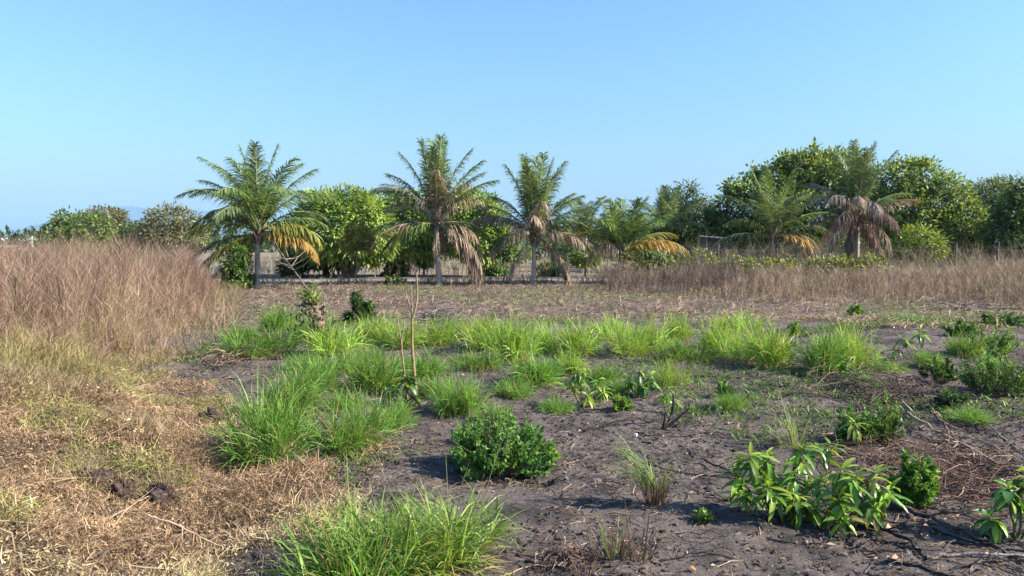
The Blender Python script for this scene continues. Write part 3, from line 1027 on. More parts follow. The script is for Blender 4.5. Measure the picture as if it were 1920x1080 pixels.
r = rnd(101)
mb = MB()
p = scatter(r, 3300, -30, -4.5, 8.6, 32, lambda x, y, r: (x < left_brush_edge(y) + .5 * (vnoise(x, y, 1.2, 2) - .5)) & in_view(x, y, 2) & (r.random(len(x)) < 1.35 / (1 + .035 * (y - 8))))
e = left_brush_edge(p[:, 1]) - p[:, 0]
Hh = (.55 + 1.08 * sstep(0, np.where(p[:, 1] > 14, 1.0, 2.2), e) * sstep(8.4, 12.0, p[:, 1])) * r.uniform(.6, 1.0, len(p)) * (.86 + .36 * (vnoise(p[:, 0], p[:, 1], 1.6, 9) - .3))
twig_bush(mb, r, np.column_stack([p, height(p[:, 0], p[:, 1])]), Hh, 34, 1.0, .0072, PINK)
k = r.random(len(p)) < .05
twig_bush(mb, r, np.column_stack([p[k], height(p[k, 0], p[k, 1])]), Hh[k] * 1.03, 5, .8, .011, PALE)
k = r.random(len(p)) < .07
twig_bush(mb, r, np.column_stack([p[k], height(p[k, 0], p[k, 1])]), Hh[k] * 1.05, 12, 1.7, .013, ((.13, .085, .065), (.2, .13, .10), (.27, .2, .14)))
# undergrowth of straw and some live green between the stems
q = scatter(r, 9000, -26, -4.2, 8.2, 26, lambda x, y, r: (x < left_brush_edge(y) + .7) & in_view(x, y, 2))
n = len(q)
az = r.random(n) * 6.28
el = r.uniform(.5, 1.5, n)
ln = r.uniform(.2, .75, n)
b = np.column_stack([q, height(q[:, 0], q[:, 1])])
d = np.stack([np.cos(az) * np.cos(el), np.sin(az) * np.cos(el), np.sin(el)], 1) * ln[:, None]
C = np.stack([b, b + d * .6, b + d + np.stack([d[:, 0] * .2, d[:, 1] * .2, -ln * .15], 1)], 1)
cc = mixcol(r, n, (.33, .22, .13), (.44, .32, .2), (.24, .16, .10))
gm = (vnoise(q[:, 0], q[:, 1], 1.5, 12) > .66) & (r.random(n) < .5)
cc[gm] = mixcol(r, gm.sum(), (.14, .17, .06), (.2, .21, .07))
mb.ribbons(C, np.stack([np.ones(n), r.normal(0, .3, n), np.zeros(n)], 1)[:, None] * np.array([.004, .0032, .0008])[None, :, None], cc)
tag(mb.build('dry_brush', M_DRY), 'tall pinkish brown dead brush standing as high as the eye', 'brush', None, 'stuff')

# right side brush
r = rnd(102)
mb = MB()


def rb_test(x, y, r):
    lim = np.interp(x, [2, 3.3, 6, 9, 13, 20], [30, 24.2, 22.5, 21.0, 18.5, 16.0])
    return (y > lim) & (x > 3.4) & in_view(x, y, 2)


p = scatter(r, 2300, 3, 26, 16, 29.8, rb_test)
lim = np.interp(p[:, 0], [2, 3.3, 6, 9, 13, 20], [30, 24.2, 22.5, 21.0, 18.5, 16.0])
Hh = np.where(p[:, 0] < 8, .88, .62) * (.35 + .65 * sstep(0, 2.5, p[:, 1] - lim)) * r.uniform(.7, 1.1, len(p)) * (.35 + 1.2 * vnoise(p[:, 0], p[:, 1], 1.8, 5))
Hh = Hh * (1 + .45 * sstep(13, 17, p[:, 0]))
dark = (p[:, 0] < 9.2) & (vnoise(p[:, 0], p[:, 1], 2.8, 21) > .35)
bz = np.column_stack([p, height(p[:, 0], p[:, 1])])
twig_bush(mb, r, bz[dark], Hh[dark], 26, 1.1, .012, ((.10, .07, .06), (.17, .125, .105), (.21, .15, .13)))
twig_bush(mb, r, bz[~dark], Hh[~dark], 26, 1.1, .012, ((.2, .14, .105), (.29, .2, .15), (.38, .28, .19)))
tag(mb.build('dry_brush', M_DRY), 'knee-high purplish brown dead brush before the vine hedge and wire fence', 'brush', None, 'stuff')

# low dry stubble and litter across the middle of the field
r = rnd(103)
mb = MB()
p = scatter(r, 30000, -16, 22, 12.6, 32.5, lambda x, y, r: in_view(x, y, 1) & (x > left_brush_edge(y)) & (y > np.interp(x, [-8, -4, 0, 4, 7, 12], [13.5, 15.5, 16.5, 16.0, 13.0, 11.0]) + 2.5 * (vnoise(x, y, 1.5, 3) - .5)) & (r.random(len(x)) < (14 / y)))
n = len(p)
b = np.column_stack([p, height(p[:, 0], p[:, 1])])
az = r.random(n) * 6.28
el = np.abs(r.normal(0, .26, n))
ln = r.uniform(.08, .36, n)
d = np.stack([np.cos(az) * np.cos(el), np.sin(az) * np.cos(el), np.sin(el)], 1) * ln[:, None]
C = np.stack([b + [0, 0, .01], b + d * .5 + [0, 0, .03], b + d + [0, 0, .01]], 1)
cc = mixcol(r, n, (.13, .092, .07), (.25, .178, .125), (.35, .26, .175), jit=.25)
z = vnoise(p[:, 0], p[:, 1], 2.4, 31)
cc = cc * np.where((p[:, 0] > 3.5) & (z > .35), 1.25, 1)[:, None]
gz = ((p[:, 0] > 1.0) & (p[:, 0] < 6.5) & (p[:, 1] > 21) & (p[:, 1] < 29) & (z > .4)) | (z > .68)
gz &= r.random(n) < .7
cc[gz] = mixcol(r, gz.sum(), (.14, .17, .06), (.2, .22, .08), (.24, .22, .1))
mb.ribbons(C, np.stack([np.cos(az + 1.57), np.sin(az + 1.57), .5 * np.ones(n)], 1)[:, None] * np.array([.007, .007, .002])[None, :, None], cc)
p2 = scatter(r, 1500, -12, 18, 14, 31, lambda x, y, r: in_view(x, y, 1) & (x > left_brush_edge(y) + .3) & (vnoise(x, y, 1.6, 41) > .5) & (y > 17))
twig_bush(mb, r, np.column_stack([p2, height(p2[:, 0], p2[:, 1])]), r.uniform(.05, .2, len(p2)), 8, 1.9, .009, ((.10, .08, .075), (.2, .15, .12), (.3, .22, .16)))
p3 = scatter(r, 700, -14, 5, 30.2, 32.4, lambda x, y, r: vnoise(x, y, 1.7, 43) > .42)
twig_bush(mb, r, np.column_stack([p3, height(p3[:, 0], p3[:, 1])]), r.uniform(.06, .34, len(p3)), 10, 1.8, .012, ((.13, .095, .07), (.26, .19, .13), (.2, .2, .09)))
tag(mb.build('dry_stubble', M_DRY), 'flattened brown stubble and litter across the middle of the field', 'stubble', None, 'stuff')

# straw-coloured dry grass on the near bank
r = rnd(104)
mb = MB()
def bank(x, y, r):
    return in_view(x, y, .4) & (dry_edge(y) - x > -.25 + 1.1 * (vnoise(x, y, .5, 6) - .55) - .5 * (r.random(len(x)) < .1)) & (r.random(len(x)) < np.clip(4.2 / y, .2, 1))


def bank_cols(p, r):
    n = len(p)
    zone = vnoise(p[:, 0], p[:, 1], 1.1, 16)
    cc = mixcol(r, n, (.13, .085, .055), (.40, .295, .165), (.58, .465, .28), (.45, .335, .19), (.26, .18, .11), jit=.3)
    br = (zone > .56) | ((p[:, 0] < -2.6 - .25 * (p[:, 1] - 4)) & (zone > .36))
    cc[br] *= np.array([.78, .69, .68])
    gm = (vnoise(p[:, 0], p[:, 1], .6, 18) > .5) & (r.random(n) < .5)
    cc[gm] = mixcol(r, gm.sum(), (.18, .20, .05), (.29, .29, .085), (.36, .34, .12))
    return cc


p = scatter(r, 105000, -8.5, -.9, 2.6, 11.5, bank)
n = len(p)
b = np.column_stack([p, height(p[:, 0], p[:, 1])])
az = r.random(n) * 6.28
tuftn = vnoise(p[:, 0], p[:, 1], .28, 14)
el = np.abs(r.normal(.3, .5, n))
ln = r.uniform(.02, .075, n) * (.7 + .8 * tuftn) * np.where(r.random(n) < .05, 2.8, 1)
lift = r.random(n) * .15 * (tuftn ** 2 + .15)
d = np.stack([np.cos(az) * np.cos(el), np.sin(az) * np.cos(el), np.sin(el)], 1) * ln[:, None]
curl = np.stack([np.cos(az + 1.9), np.sin(az + 1.9), -.35 + 0 * az], 1) * (ln * r.normal(.2, .45, n))[:, None]
b = b + np.stack([0 * az, 0 * az, lift], 1)
C = np.stack([b, b + d * .5 + curl * .1, b + d + curl], 1)
wv = np.stack([np.cos(az + 1.57), np.sin(az + 1.57), r.normal(0, .6, n)], 1)
mb.ribbons(C, wv[:, None] * (np.array([.8, 1, .2])[None, :, None] * r.uniform(.0012, .0026, n)[:, None, None]), bank_cols(p, r))
# crumpled dry leaflets of the creeping grass
p = scatter(r, 75000, -8.5, -.9, 2.6, 11.5, bank)
n = len(p)
tuftn = vnoise(p[:, 0], p[:, 1], .28, 14)
b = np.column_stack([p, height(p[:, 0], p[:, 1]) + r.random(n) * .16 * (tuftn ** 2 + .12)])
mb.leaves(b, unit(r.standard_normal((n, 3)) + [0, 0, .2]), unit(r.standard_normal((n, 3)) + [0, 0, .8]), r.uniform(.012, .035, n), r.uniform(.005, .012, n), bank_cols(p, r), .3)
# taller yellow grass along the top of the bank
p = scatter(r, 9000, -9.5, -3.4, 6.0, 12.5, lambda x, y, r: in_view(x, y, .5) & (dry_edge(y) - x > .35 + .8 * vnoise(x, y, .9, 23)) & (y > 9.2 + .55 * (x + 4.2) + 1.2 * (vnoise(x, y, 1.0, 29) - .5)))
n = len(p)
b = np.column_stack([p, height(p[:, 0], p[:, 1])])
az = r.random(n) * 6.28
el = r.uniform(.75, 1.5, n)
ln = r.uniform(.2, .62, n) * (.6 + .7 * vnoise(p[:, 0], p[:, 1], .8, 33))
d = np.stack([np.cos(az) * np.cos(el), np.sin(az) * np.cos(el), np.sin(el)], 1) * ln[:, None]
C = np.stack([b, b + d * .6, b + d + np.stack([d[:, 0] * .5, d[:, 1] * .5, -ln * .25], 1)], 1)
cc = mixcol(r, n, (.40, .30, .13), (.50, .39, .2), (.32, .25, .1), jit=.2)
gm = (vnoise(p[:, 0], p[:, 1], .9, 36) > .6) & (r.random(n) < .6)
cc[gm] = mixcol(r, gm.sum(), (.28, .26, .09), (.38, .34, .14), (.24, .22, .08))
mb.ribbons(C, np.stack([np.ones(n), r.normal(0, .4, n), np.zeros(n)], 1)[:, None] * np.array([.0028, .0024, .0008])[None, :, None], cc)
p = scatter(r, 1000, -8.0, -1.6, 5.4, 10.5, lambda x, y, r: in_view(x, y, .4) & (dry_edge(y) - x > .9) & (vnoise(x, y, .8, 47) + .12 * (dry_edge(y) - x) > .6) & (r.random(len(x)) < np.clip(4.5 / y, .3, 1)))
twig_bush(mb, r, np.column_stack([p, height(p[:, 0], p[:, 1])]), r.uniform(.05, .2, len(p)), 20, 1.9, .005, ((.2, .13, .08), (.40, .29, .16), (.55, .42, .25)))
q = np.repeat(p, 16, 0) + r.normal(0, .06, (len(p) * 16, 2))
n = len(q)
mb.leaves(np.column_stack([q, height(q[:, 0], q[:, 1]) + r.random(n) * .14]), unit(r.standard_normal((n, 3))), unit(r.standard_normal((n, 3)) + [0, 0, .5]), r.uniform(.015, .04, n), r.uniform(.008, .018, n), mixcol(r, n, (.11, .07, .05), (.26, .17, .10), (.45, .34, .2), jit=.25), .35)
tag(mb.build('dry_grass', M_DRY), 'matted golden dry grass covering the near bank', 'dry grass', None, 'stuff')

# twigs, dead leaves and crumbs of earth on the bare soil
r = rnd(105)


def soil_area(x, y, r):
    return in_view(x, y, .3) & (x > dry_edge(y) - .2)


mb = MB()
p = scatter(r, 9000, -5, 8, 3.0, 14, lambda x, y, r: soil_area(x, y, r) & (r.random(len(x)) < (.3 + .9 * (vnoise(x, y, .7, 51) > .5)) * np.clip(6 / y, .2, 1)))
n = len(p)
az = r.random(n) * 6.28
ln = r.uniform(.03, .2, n)
b = np.column_stack([p, height(p[:, 0], p[:, 1]) + .004])
d = np.stack([np.cos(az), np.sin(az), 0 * az], 1)
C = np.stack([b, b + d * ln[:, None] * .5 + r.normal(0, .008, (n, 3)) + [0, 0, .008], b + d * ln[:, None] + [0, 0, .006]], 1)
C[:, :, 2] = np.maximum(C[:, :, 2], height(C[:, :, 0], C[:, :, 1]) + .003)
mb.tubes(C, r.uniform(.0012, .004, n)[:, None] * np.array([[1, 1, .5]]), mixcol(r, n, (.035, .03, .028), (.09, .07, .06), (.22, .16, .11), (.36, .27, .17), jit=.3), 3)
tag(mb.build('twig_litter', M_CHAR), 'charred and straw-coloured twigs strewn over the bare soil', 'twigs', None, 'stuff')

mb = MB()
p = scatter(r, 12000, -5, 8, 3.0, 14, lambda x, y, r: soil_area(x, y, r) & (r.random(len(x)) < ((.12 + .7 * (vnoise(x, y, .9, 53) > .52)) + 2.2 * ((x > 1.7 + .12 * y) & (y < 7))) * np.clip(5.5 / y, .15, 1)))
n = len(p)
b = np.column_stack([p, height(p[:, 0], p[:, 1]) + .004 + .012 * r.random(n)])
az = r.random(n) * 6.28
mb.leaves(b, np.stack([np.cos(az), np.sin(az), r.normal(0, .25, n)], 1), np.stack([r.normal(0, .4, n), r.normal(0, .4, n), np.ones(n)], 1), r.uniform(.015, .055, n), r.uniform(.008, .022, n),
          mixcol(r, n, (.05, .04, .036), (.11, .075, .058), (.2, .13, .09), (.38, .27, .18), jit=.3), .35, bend=.15)
tag(mb.build('leaf_litter', M_DRY), 'small dry brown leaves scattered on the bare soil', 'leaves', None, 'stuff')

ico_v = np.array([[0, 0, 1], [.89, 0, .45], [.28, .85, .45], [-.72, .53, .45], [-.72, -.53, .45], [.28, -.85, .45], [.72, .53, -.45], [-.28, .85, -.45], [-.89, 0, -.45], [-.28, -.85, -.45], [.72, -.53, -.45], [0, 0, -1]])
ico_f = np.array([[0, 1, 2], [0, 2, 3], [0, 3, 4], [0, 4, 5], [0, 5, 1], [1, 6, 2], [2, 7, 3], [3, 8, 4], [4, 9, 5], [5, 10, 1], [2, 6, 7], [3, 7, 8], [4, 8, 9], [5, 9, 10], [1, 10, 6], [6, 11, 7], [7, 11, 8], [8, 11, 9], [9, 11, 10], [10, 11, 6]])
mb = MB()
p = scatter(r, 5500, -4, 7, 3.0, 11, lambda x, y, r: soil_area(x, y, r) & (r.random(len(x)) < (.2 + .8 * (vnoise(x, y, .6, 57) > .5)) * np.clip(5 / y, .1, 1)))
n = len(p)
s = r.lognormal(-4.75, .5, n).clip(.003, .03)
V = ico_v[None] * (1 + .3 * r.standard_normal((n, 12, 1))) * s[:, None, None] * np.stack([np.ones(n), r.uniform(.7, 1.2, n), r.uniform(.45, .8, n)], 1)[:, None]
V = V + np.column_stack([p, height(p[:, 0], p[:, 1]) + s * .3])[:, None]
mb.add(V, (ico_f[None] + np.arange(n)[:, None, None] * 12).reshape(-1, 3), np.repeat(mixcol(r, n, (.04, .035, .034), (.10, .08, .07), (.15, .12, .105), jit=.25), 12, 0))
tag(mb.build('soil_crumbs', M_CLOD, smooth=False), 'crumbs of earth and charcoal on the bare soil', 'earth', None, 'stuff')

# dry scrub behind the road, under the trees
r = rnd(106)
mb = MB()
p = scatter(r, 620, -16, 5, 36.5, 50, lambda x, y, r: in_view(x, y, 1) & (vnoise(x, y, 2.5, 61) > .34))
twig_bush(mb, r, np.column_stack([p, 0 * p[:, 0]]), r.uniform(.25, .95, len(p)), 16, 1.8, .018, ((.24, .18, .12), (.36, .28, .2), (.44, .36, .27)))
p = scatter(r, 900, 8, 30, 32.8, 42, lambda x, y, r: in_view(x, y, 1))
twig_bush(mb, r, np.column_stack([p, 0 * p[:, 0]]), r.uniform(.5, 1.5, len(p)), 22, 1.5, .018, ((.15, .115, .09), (.25, .19, .14), (.32, .25, .17)))
tag(mb.build('dry_scrub', M_DRY), 'pale dry scrub beyond the road beneath the trees', 'scrub', None, 'stuff')

# low green weeds sprinkled between the tufts
mb = MB()
r = rnd(107)
p = scatter(r, 3000, -5, 9, 5.2, 16, lambda x, y, r: in_view(x, y, .3) & (x > dry_edge(y) + .4) & (vnoise(x, y, 1.3, 71) > np.where((y > 8.5) & (x < 4), .52, .7)))
per = 6
pp = np.repeat(p, per, 0) + r.normal(0, .05, (len(p) * per, 2))
n = len(pp)
az = r.random(n) * 6.28
mb.leaves(np.column_stack([pp, height(pp[:, 0], pp[:, 1]) + r.random(n) * .05]), np.stack([np.cos(az), np.sin(az), r.uniform(0, 1.2, n)], 1), np.stack([r.normal(0, .3, n), r.normal(0, .3, n), np.ones(n)], 1),
          r.uniform(.03, .1, n), r.uniform(.01, .022, n), mixcol(r, n, (.07, .15, .025), (.12, .2, .035), (.17, .22, .05)), .2)
tag(mb.build('low_weeds', M_GRASS), 'tiny green weeds sprouting in the burnt soil between tufts', 'weeds', None, 'stuff')


# ------------------------------------------------------------------ grass tufts
def mop(mb, r, nculm, per, R0, H, L, width, cols, center=(0, 0, 0), straw=.08):
    """a leafy tussock: leaning culms that each carry arching leaves"""
    th = r.random(nculm) * 6.283
    rad = np.sqrt(r.random(nculm))
    lean = rad * r.uniform(.7, 1.1, nculm) * 1.0
    o = np.stack([np.cos(th), np.sin(th), 0 * th], 1)
    root = o * (rad * R0 * .45)[:, None] + np.asarray(center)
    ch = H * r.uniform(.35, .85, nculm) * (1 - .3 * rad)
    top = root + o * (np.sin(lean) * ch)[:, None] + np.array([0, 0, 1]) * (np.cos(lean) * ch)[:, None]
    t = r.uniform(.02, 1.0, (nculm, per, 1))
    base = (root[:, None] * (1 - t) + top[:, None] * t).reshape(-1, 3)
    n = nculm * per
    cdir = np.repeat(unit(top - root), per, 0)
    d0 = unit(cdir * r.uniform(.5, 1.6, (n, 1)) + r.normal(0, .62, (n, 3)) + [0, 0, .25])
    Ls = L * r.uniform(.45, 1.2, n)
    K = 4
    P, C, d = base, [base], d0
    g = r.uniform(.18, .75, n)[:, None] * np.array([0, 0, -1.])
    for k in range(1, K):
        d = unit(d + g * (k / K))
        P = P + d * (Ls / (K - 1))[:, None]
        P = np.column_stack([P[:, :2], np.maximum(P[:, 2], .01)])
        C.append(P)
    C = np.stack(C, 1)
    wv = unit(np.cross(d0, r.standard_normal((n, 3))))
    Wd = wv[:, None] * (width * r.uniform(.55, 1.2, n))[:, None, None] * np.array([.7, 1, .7, .08])[None, :, None] * .5
    c = np.repeat(mixcol(r, nculm, *cols, jit=.16), per, 0) * (1 + .16 * r.standard_normal((n, 1)))
    st = r.random(n) < straw
    c[st] = mixcol(r, st.sum(), (.26, .20, .07), (.42, .34, .15))
    f = (np.linspace(0, 1, K)[None, :, None] ** 2) * (r.random((n, 1, 1)) < .35) * .5
    c = c[:, None] * (1 - f) + np.array([.38, .35, .12])[None, None] * f
    mb.ribbons(C, Wd, c)


def tuft_meshes(cols, seed, nc=54, Lf=.52, wf=.017):
    out = []
    for k in range(6):
        r = rnd(seed + k)
        mb = MB()
        m = 2 + k % 3
        for j in range(m):
            c = np.array([r.normal(0, .26), r.normal(0, .2), 0])
            mop(mb, r, nc // m, 13, .55, .8 * r.uniform(.7, 1.15), Lf, wf, cols, c)
        blade_set(mb, r, 26, .2, 1.0, .75, .3, .013, cols)
        g = mb.mesh('blades', M_GRASS)
        mb = MB()
        blade_set(mb, r, 90, .34, .45, 1.5, .5, .014, STRAW)
        blade_set(mb, r, 14, .25, .8, .9, .4, .012, STRAW)
        out.append((g, mb.mesh('dead_blades', M_DRY)))
    return out


T_LIME = tuft_meshes(LIME, 300)
T_GREEN = tuft_meshes(GREEN, 330)
T_NEAR = tuft_meshes(GREEN, 360, 100, .44, .0115)
# photo column, row of the base, width, height, palette, label
TUFTS = [
    (478, 672, 125, 62, 'g', 'wide green grass tuft behind the big clump at the dry bank edge'),
    (533, 622, 75, 44, 'g', 'bluish green grass tuft farthest back towards the tall brush'),
    (578, 640, 80, 40, 'g', 'grass tuft at the foot of the pruned stump, on the brush side'),
    (632, 672, 120, 68, 'l', 'bright grass tuft directly in front of the pruned stump'),
    (700, 640, 90, 46, 'l', 'grass tuft between the pruned stump and the two bare stems, back row'),
    (604, 738, 120, 78, 'g', 'grass tuft just beyond the big clump with a straw base'),
    (545, 782, 150, 92, 'g', 'grass tuft merging with the rear of the big clump at the dry bank'),
    (698, 732, 125, 72, 'g', 'grass tuft beside the shorter bare stem, on its brush side'),
    (690, 690, 80, 40, 'g', 'small grass tuft behind the shorter bare stem'),
    (492, 852, 235, 140, 'g', 'big dense grass clump with brown stalks at the edge of the dry bank'),
    (685, 838, 160, 95, 'g', 'sprawling grass clump with dry straw at its foot before the two bare stems'),
    (850, 778, 120, 84, 'g', 'upright grass tuft behind the round leafy shrub'),
    (832, 652, 105, 52, 'l', 'lime grass tuft behind the taller bare stem'),
    (762, 655, 90, 46, 'l', 'lime grass tuft between the tops of the two bare stems'),
    (880, 640, 80, 40, 'l', 'low lime tuft in the back row below the bundle of dead fronds'),
    (912, 660, 105, 58, 'l', 'lime grass tuft in the back row below the thin dark sapling'),
    (967, 684, 95, 88, 'l', 'tallest lime tuft in the back row, below the skirted palm'),
    (1030, 662, 85, 60, 'l', 'second lime tuft rightward from the tallest one in the back row'),
    (1086, 668, 95, 60, 'l', 'third lime tuft rightward from the tallest one in the back row'),
    (1142, 640, 85, 42, 'l', 'low lime tuft in the back row below the trunkless palm'),
    (1182, 668, 80, 62, 'l', 'lime tuft above the yellow green seedling with bare soil before it'),
    (1225, 664, 85, 60, 'l', 'lime tuft behind the dark leaved seedling'),
    (1270, 640, 62, 48, 'l', 'narrow spiky lime tuft standing above its neighbours in the back row'),
    (1290, 680, 95, 42, 'g', 'low flopped tuft beside dark soil below the narrow spiky tuft'),
    (1332, 668, 85, 62, 'l', 'lime tuft on the brush side of the brightest end clump'),
    (1378, 628, 75, 38, 'l', 'rearmost lime tuft above the brightest end clump'),
    (1396, 678, 90, 60, 'l', 'lime tuft touching the brightest end clump'),
    (1440, 690, 105, 76, 'l', 'brightest dense clump ending the back row of tufts'),
    (1003, 724, 120, 62, 'g', 'loose green tuft in front of the tallest lime tuft'),
    (962, 748, 95, 40, 'g', 'low green tuft between the round shrub and the loose tuft'),
    (900, 700, 80, 38, 'g', 'small tuft at the edge of the grey soil patch behind the round shrub'),
    (1120, 718, 80, 36, 'g', 'small green tuft behind the yellow green seedling'),
    (1248, 722, 62, 50, 'l', 'small tuft beside the dark leaved seedling'),
    (1358, 768, 70, 34, 'g', 'small low tuft alone on the bare soil right of the charred fork'),
    (1542, 705, 110, 76, 'g', 'tuft with drooping tips left in the pair beyond the brush pile'),
    (1607, 692, 110, 78, 'l', 'bright tuft right in the pair beyond the brush pile'),
    (1690, 607, 55, 20, 'g', 'faded little tuft on brown litter below the yellow green tree'),
    (1815, 676, 75, 46, 'g', 'tuft before the rounded bush on the field edge'),
    (1815, 790, 90, 30, 'g', 'flattened dull tuft under the fallen branches'),
    (1652, 702, 70, 30, 'g', 'weedy low tuft at the back of the brush pile'),
    (570, 700, 85, 40, 'g', 'low tuft between the wide tuft and the one with a straw base'),
    (655, 705, 90, 44, 'g', 'blue green tuft on the near side of the bright tuft at the stump'),
    (745, 708, 80, 44, 'g', 'tuft right behind the shorter bare stem'),
    (735, 795, 90, 50, 'g', 'small tuft hiding the foot of the shorter bare stem'),
    (800, 712, 90, 50, 'g', 'tuft just right of the taller bare stem'),
    (820, 745, 70, 40, 'g', 'little tuft between the taller bare stem and the upright tuft'),
    (640, 770, 80, 36, 'g', 'low tuft between the big clump and the sprawling clump'),
    (930, 790, 90, 38, 'g', 'low weedy tuft touching the back of the round shrub'),
    (1060, 705, 80, 40, 'l', 'low lime tuft between the loose tuft and the yellow green seedling'),
    (1150, 745, 70, 34, 'g', 'weedy tuft between the yellow green and the dark leaved seedlings'),
    (1045, 775, 80, 34, 'g', 'low tuft left of the yellow green seedling'),
    (870, 830, 70, 44, 'g', 'grass tuft growing out of the left flank of the round shrub'),
    (455, 640, 60, 30, 'g', 'small outlying tuft at the foot of the tall brush'),
    (1350, 655, 70, 36, 'l', 'small lime tuft between the end clumps of the back row'),
    (1620, 730, 80, 30, 'g', 'flat weedy tuft before the bright tuft of the pair'),
    (1740, 690, 70, 28, 'g', 'weedy tuft between the brush pile and the rounded bush'),
    (1860, 700, 80, 32, 'g', 'weedy tuft on the near side of the rounded bush'),
]


def tuft_thing(u, v, w, h, pal, label, k, group='grass tufts on the burnt soil'):
    g = G(u, v)
    d = g[1] * 1.0
    hm, wm = h * d / F / (.66 if v > 735 else .66), w * d / F / (1.5 if v > 735 else 1.36)
    g = G(u, v - 3) if v < 760 else g
    t = empty('grass_tuft', g)
    t.rotation_euler = (0, 0, (k * 2.39996) % 6.283)
    t.scale = (wm, wm, hm)
    tag(t, label, 'grass tuft', group)
    m = (T_NEAR if v > 735 else T_LIME if pal == 'l' else T_GREEN)[k % 6]
    link('blades', m[0], t)['kind'] = 'stuff'
    link('dead_blades', m[1], t)['kind'] = 'stuff'
    return t


for k, (u, v, w, h, pal, lab) in enumerate(TUFTS):
    tuft_thing(u, v, w, h, pal, lab, k)

# the two big front tufts with their own blades
FRONT = ((.10, .20, .03), (.17, .29, .045), (.26, .37, .07))
for k, (u, v, h, n, lab, cols, sd) in enumerate([
        (835, 1062, .50, 520, 'large light green tuft in front of the round leafy shrub', FRONT, 401),
        (655, 1102, .42, 480, 'nearest green tuft cut by the lower edge of the picture', ((.07, .16, .025), (.13, .25, .035), (.2, .33, .055)), 402)]):
    r = rnd(sd)
    g = G(u, v)
    t = empty('grass_tuft', g)
    tag(t, lab, 'grass tuft', 'grass tufts on the burnt soil')
    mb = MB()
    for j in range(5):
        c = np.array([r.normal(0, .15), r.normal(0, .10), 0])
        blade_set(mb, r, n // 8, .10, h * r.uniform(.8, 1.1), 1.05, .4, .0105, cols, c, K=6, tipcol=(.42, .42, .14))
        mop(mb, r, 16, 11, .3, h * .8, .26, .0095, cols, c, .1)
    mb.build('blades', M_GRASS, t)['kind'] = 'stuff'
    mb = MB()
    blade_set(mb, r, 150, .2, .24, 1.45, .5, .007, STRAW)
    blade_set(mb, r, 26, .18, .5, .6, .35, .006, STRAW)
    mb.build('dead_blades', M_DRY, t)['kind'] = 'stuff'
    mb = MB()
    blade_set(mb, r, 9, .16, h * 1.45, .55, .18, .006, ((.25, .28, .09), (.36, .34, .13)), K=6)
    mb.build('flower_stalks', M_GRASS, t)['kind'] = 'stuff'

# sparse stalky tufts and burnt stubs
r = rnd(410)
g = G(1490, 835)
t = empty('grass_tuft', g)
tag(t, 'sparse pale stalky tuft behind the big glossy seedling', 'grass tuft', 'grass tufts on the burnt soil')
mb = MB()
blade_set(mb, r, 60, .12, .34, .8, .3, .007, ((.12, .18, .05), (.22, .27, .09), (.3, .32, .13)))
blade_set(mb, r, 7, .05, .62, .35, .12, .006, ((.2, .27, .08),), aim=(-.9, .3), aimw=.6)
mb.build('blades', M_GRASS, t)['kind'] = 'stuff'

g = G(1228, 946)
t = empty('burnt_stub', g)
tag(t, 'burnt brown grass stub with green blades flopping sideways', 'grass stub', 'burnt grass stubs')
mb = MB()
blade_set(mb, r, 150, .065, .21, .25, .05, .006, ((.07, .045, .035), (.14, .09, .065), (.22, .14, .09)), K=3)
blade_set(mb, r, 50, .11, .09, 1.2, .2, .006, ((.18, .11, .07), (.3, .2, .12)), K=3)
mb.build('stub', M_DRY, t)['kind'] = 'stuff'
mb = MB()
blade_set(mb, r, 46, .06, .42, .75, .55, .010, ((.09, .18, .03), (.16, .26, .045), (.24, .32, .07)), (-.03, 0, .1), aim=(-1, .15), aimw=.75, K=6)
blade_set(mb, r, 26, .07, .25, .8, .4, .008, ((.13, .2, .04), (.26, .3, .1)), (0, 0, .12), K=5)
mb.build('blades', M_GRASS, t)['kind'] = 'stuff'

for (u, v, hh, n, gn, lab) in [(1150, 1046, .20, 60, 22, 'dark burnt stub with a few thin green blades near the lower edge'),
                               (1196, 1050, .26, 46, 0, 'burnt stub of upright dry stalks beside the thin green blades'),
                               (1098, 1078, .2, 20, 0, 'blackened stalks rising at the lower edge of the picture')]:
    g = G(u, v)
    t = empty('burnt_stub', g)
    tag(t, lab, 'grass stub', 'burnt grass stubs')
    mb = MB()
    blade_set(mb, r, n, .07, hh, .75, .08, .007, ((.06, .04, .035), (.13, .085, .06), (.24, .16, .1)), K=3)
    mb.build('stub', M_DRY, t)['kind'] = 'stuff'
    if gn:
        mb = MB()
        blade_set(mb, r, gn, .06, .24, .6, .3, .007, ((.10, .17, .04), (.2, .26, .08)))
        mb.build('blades', M_GRASS, t)['kind'] = 'stuff'


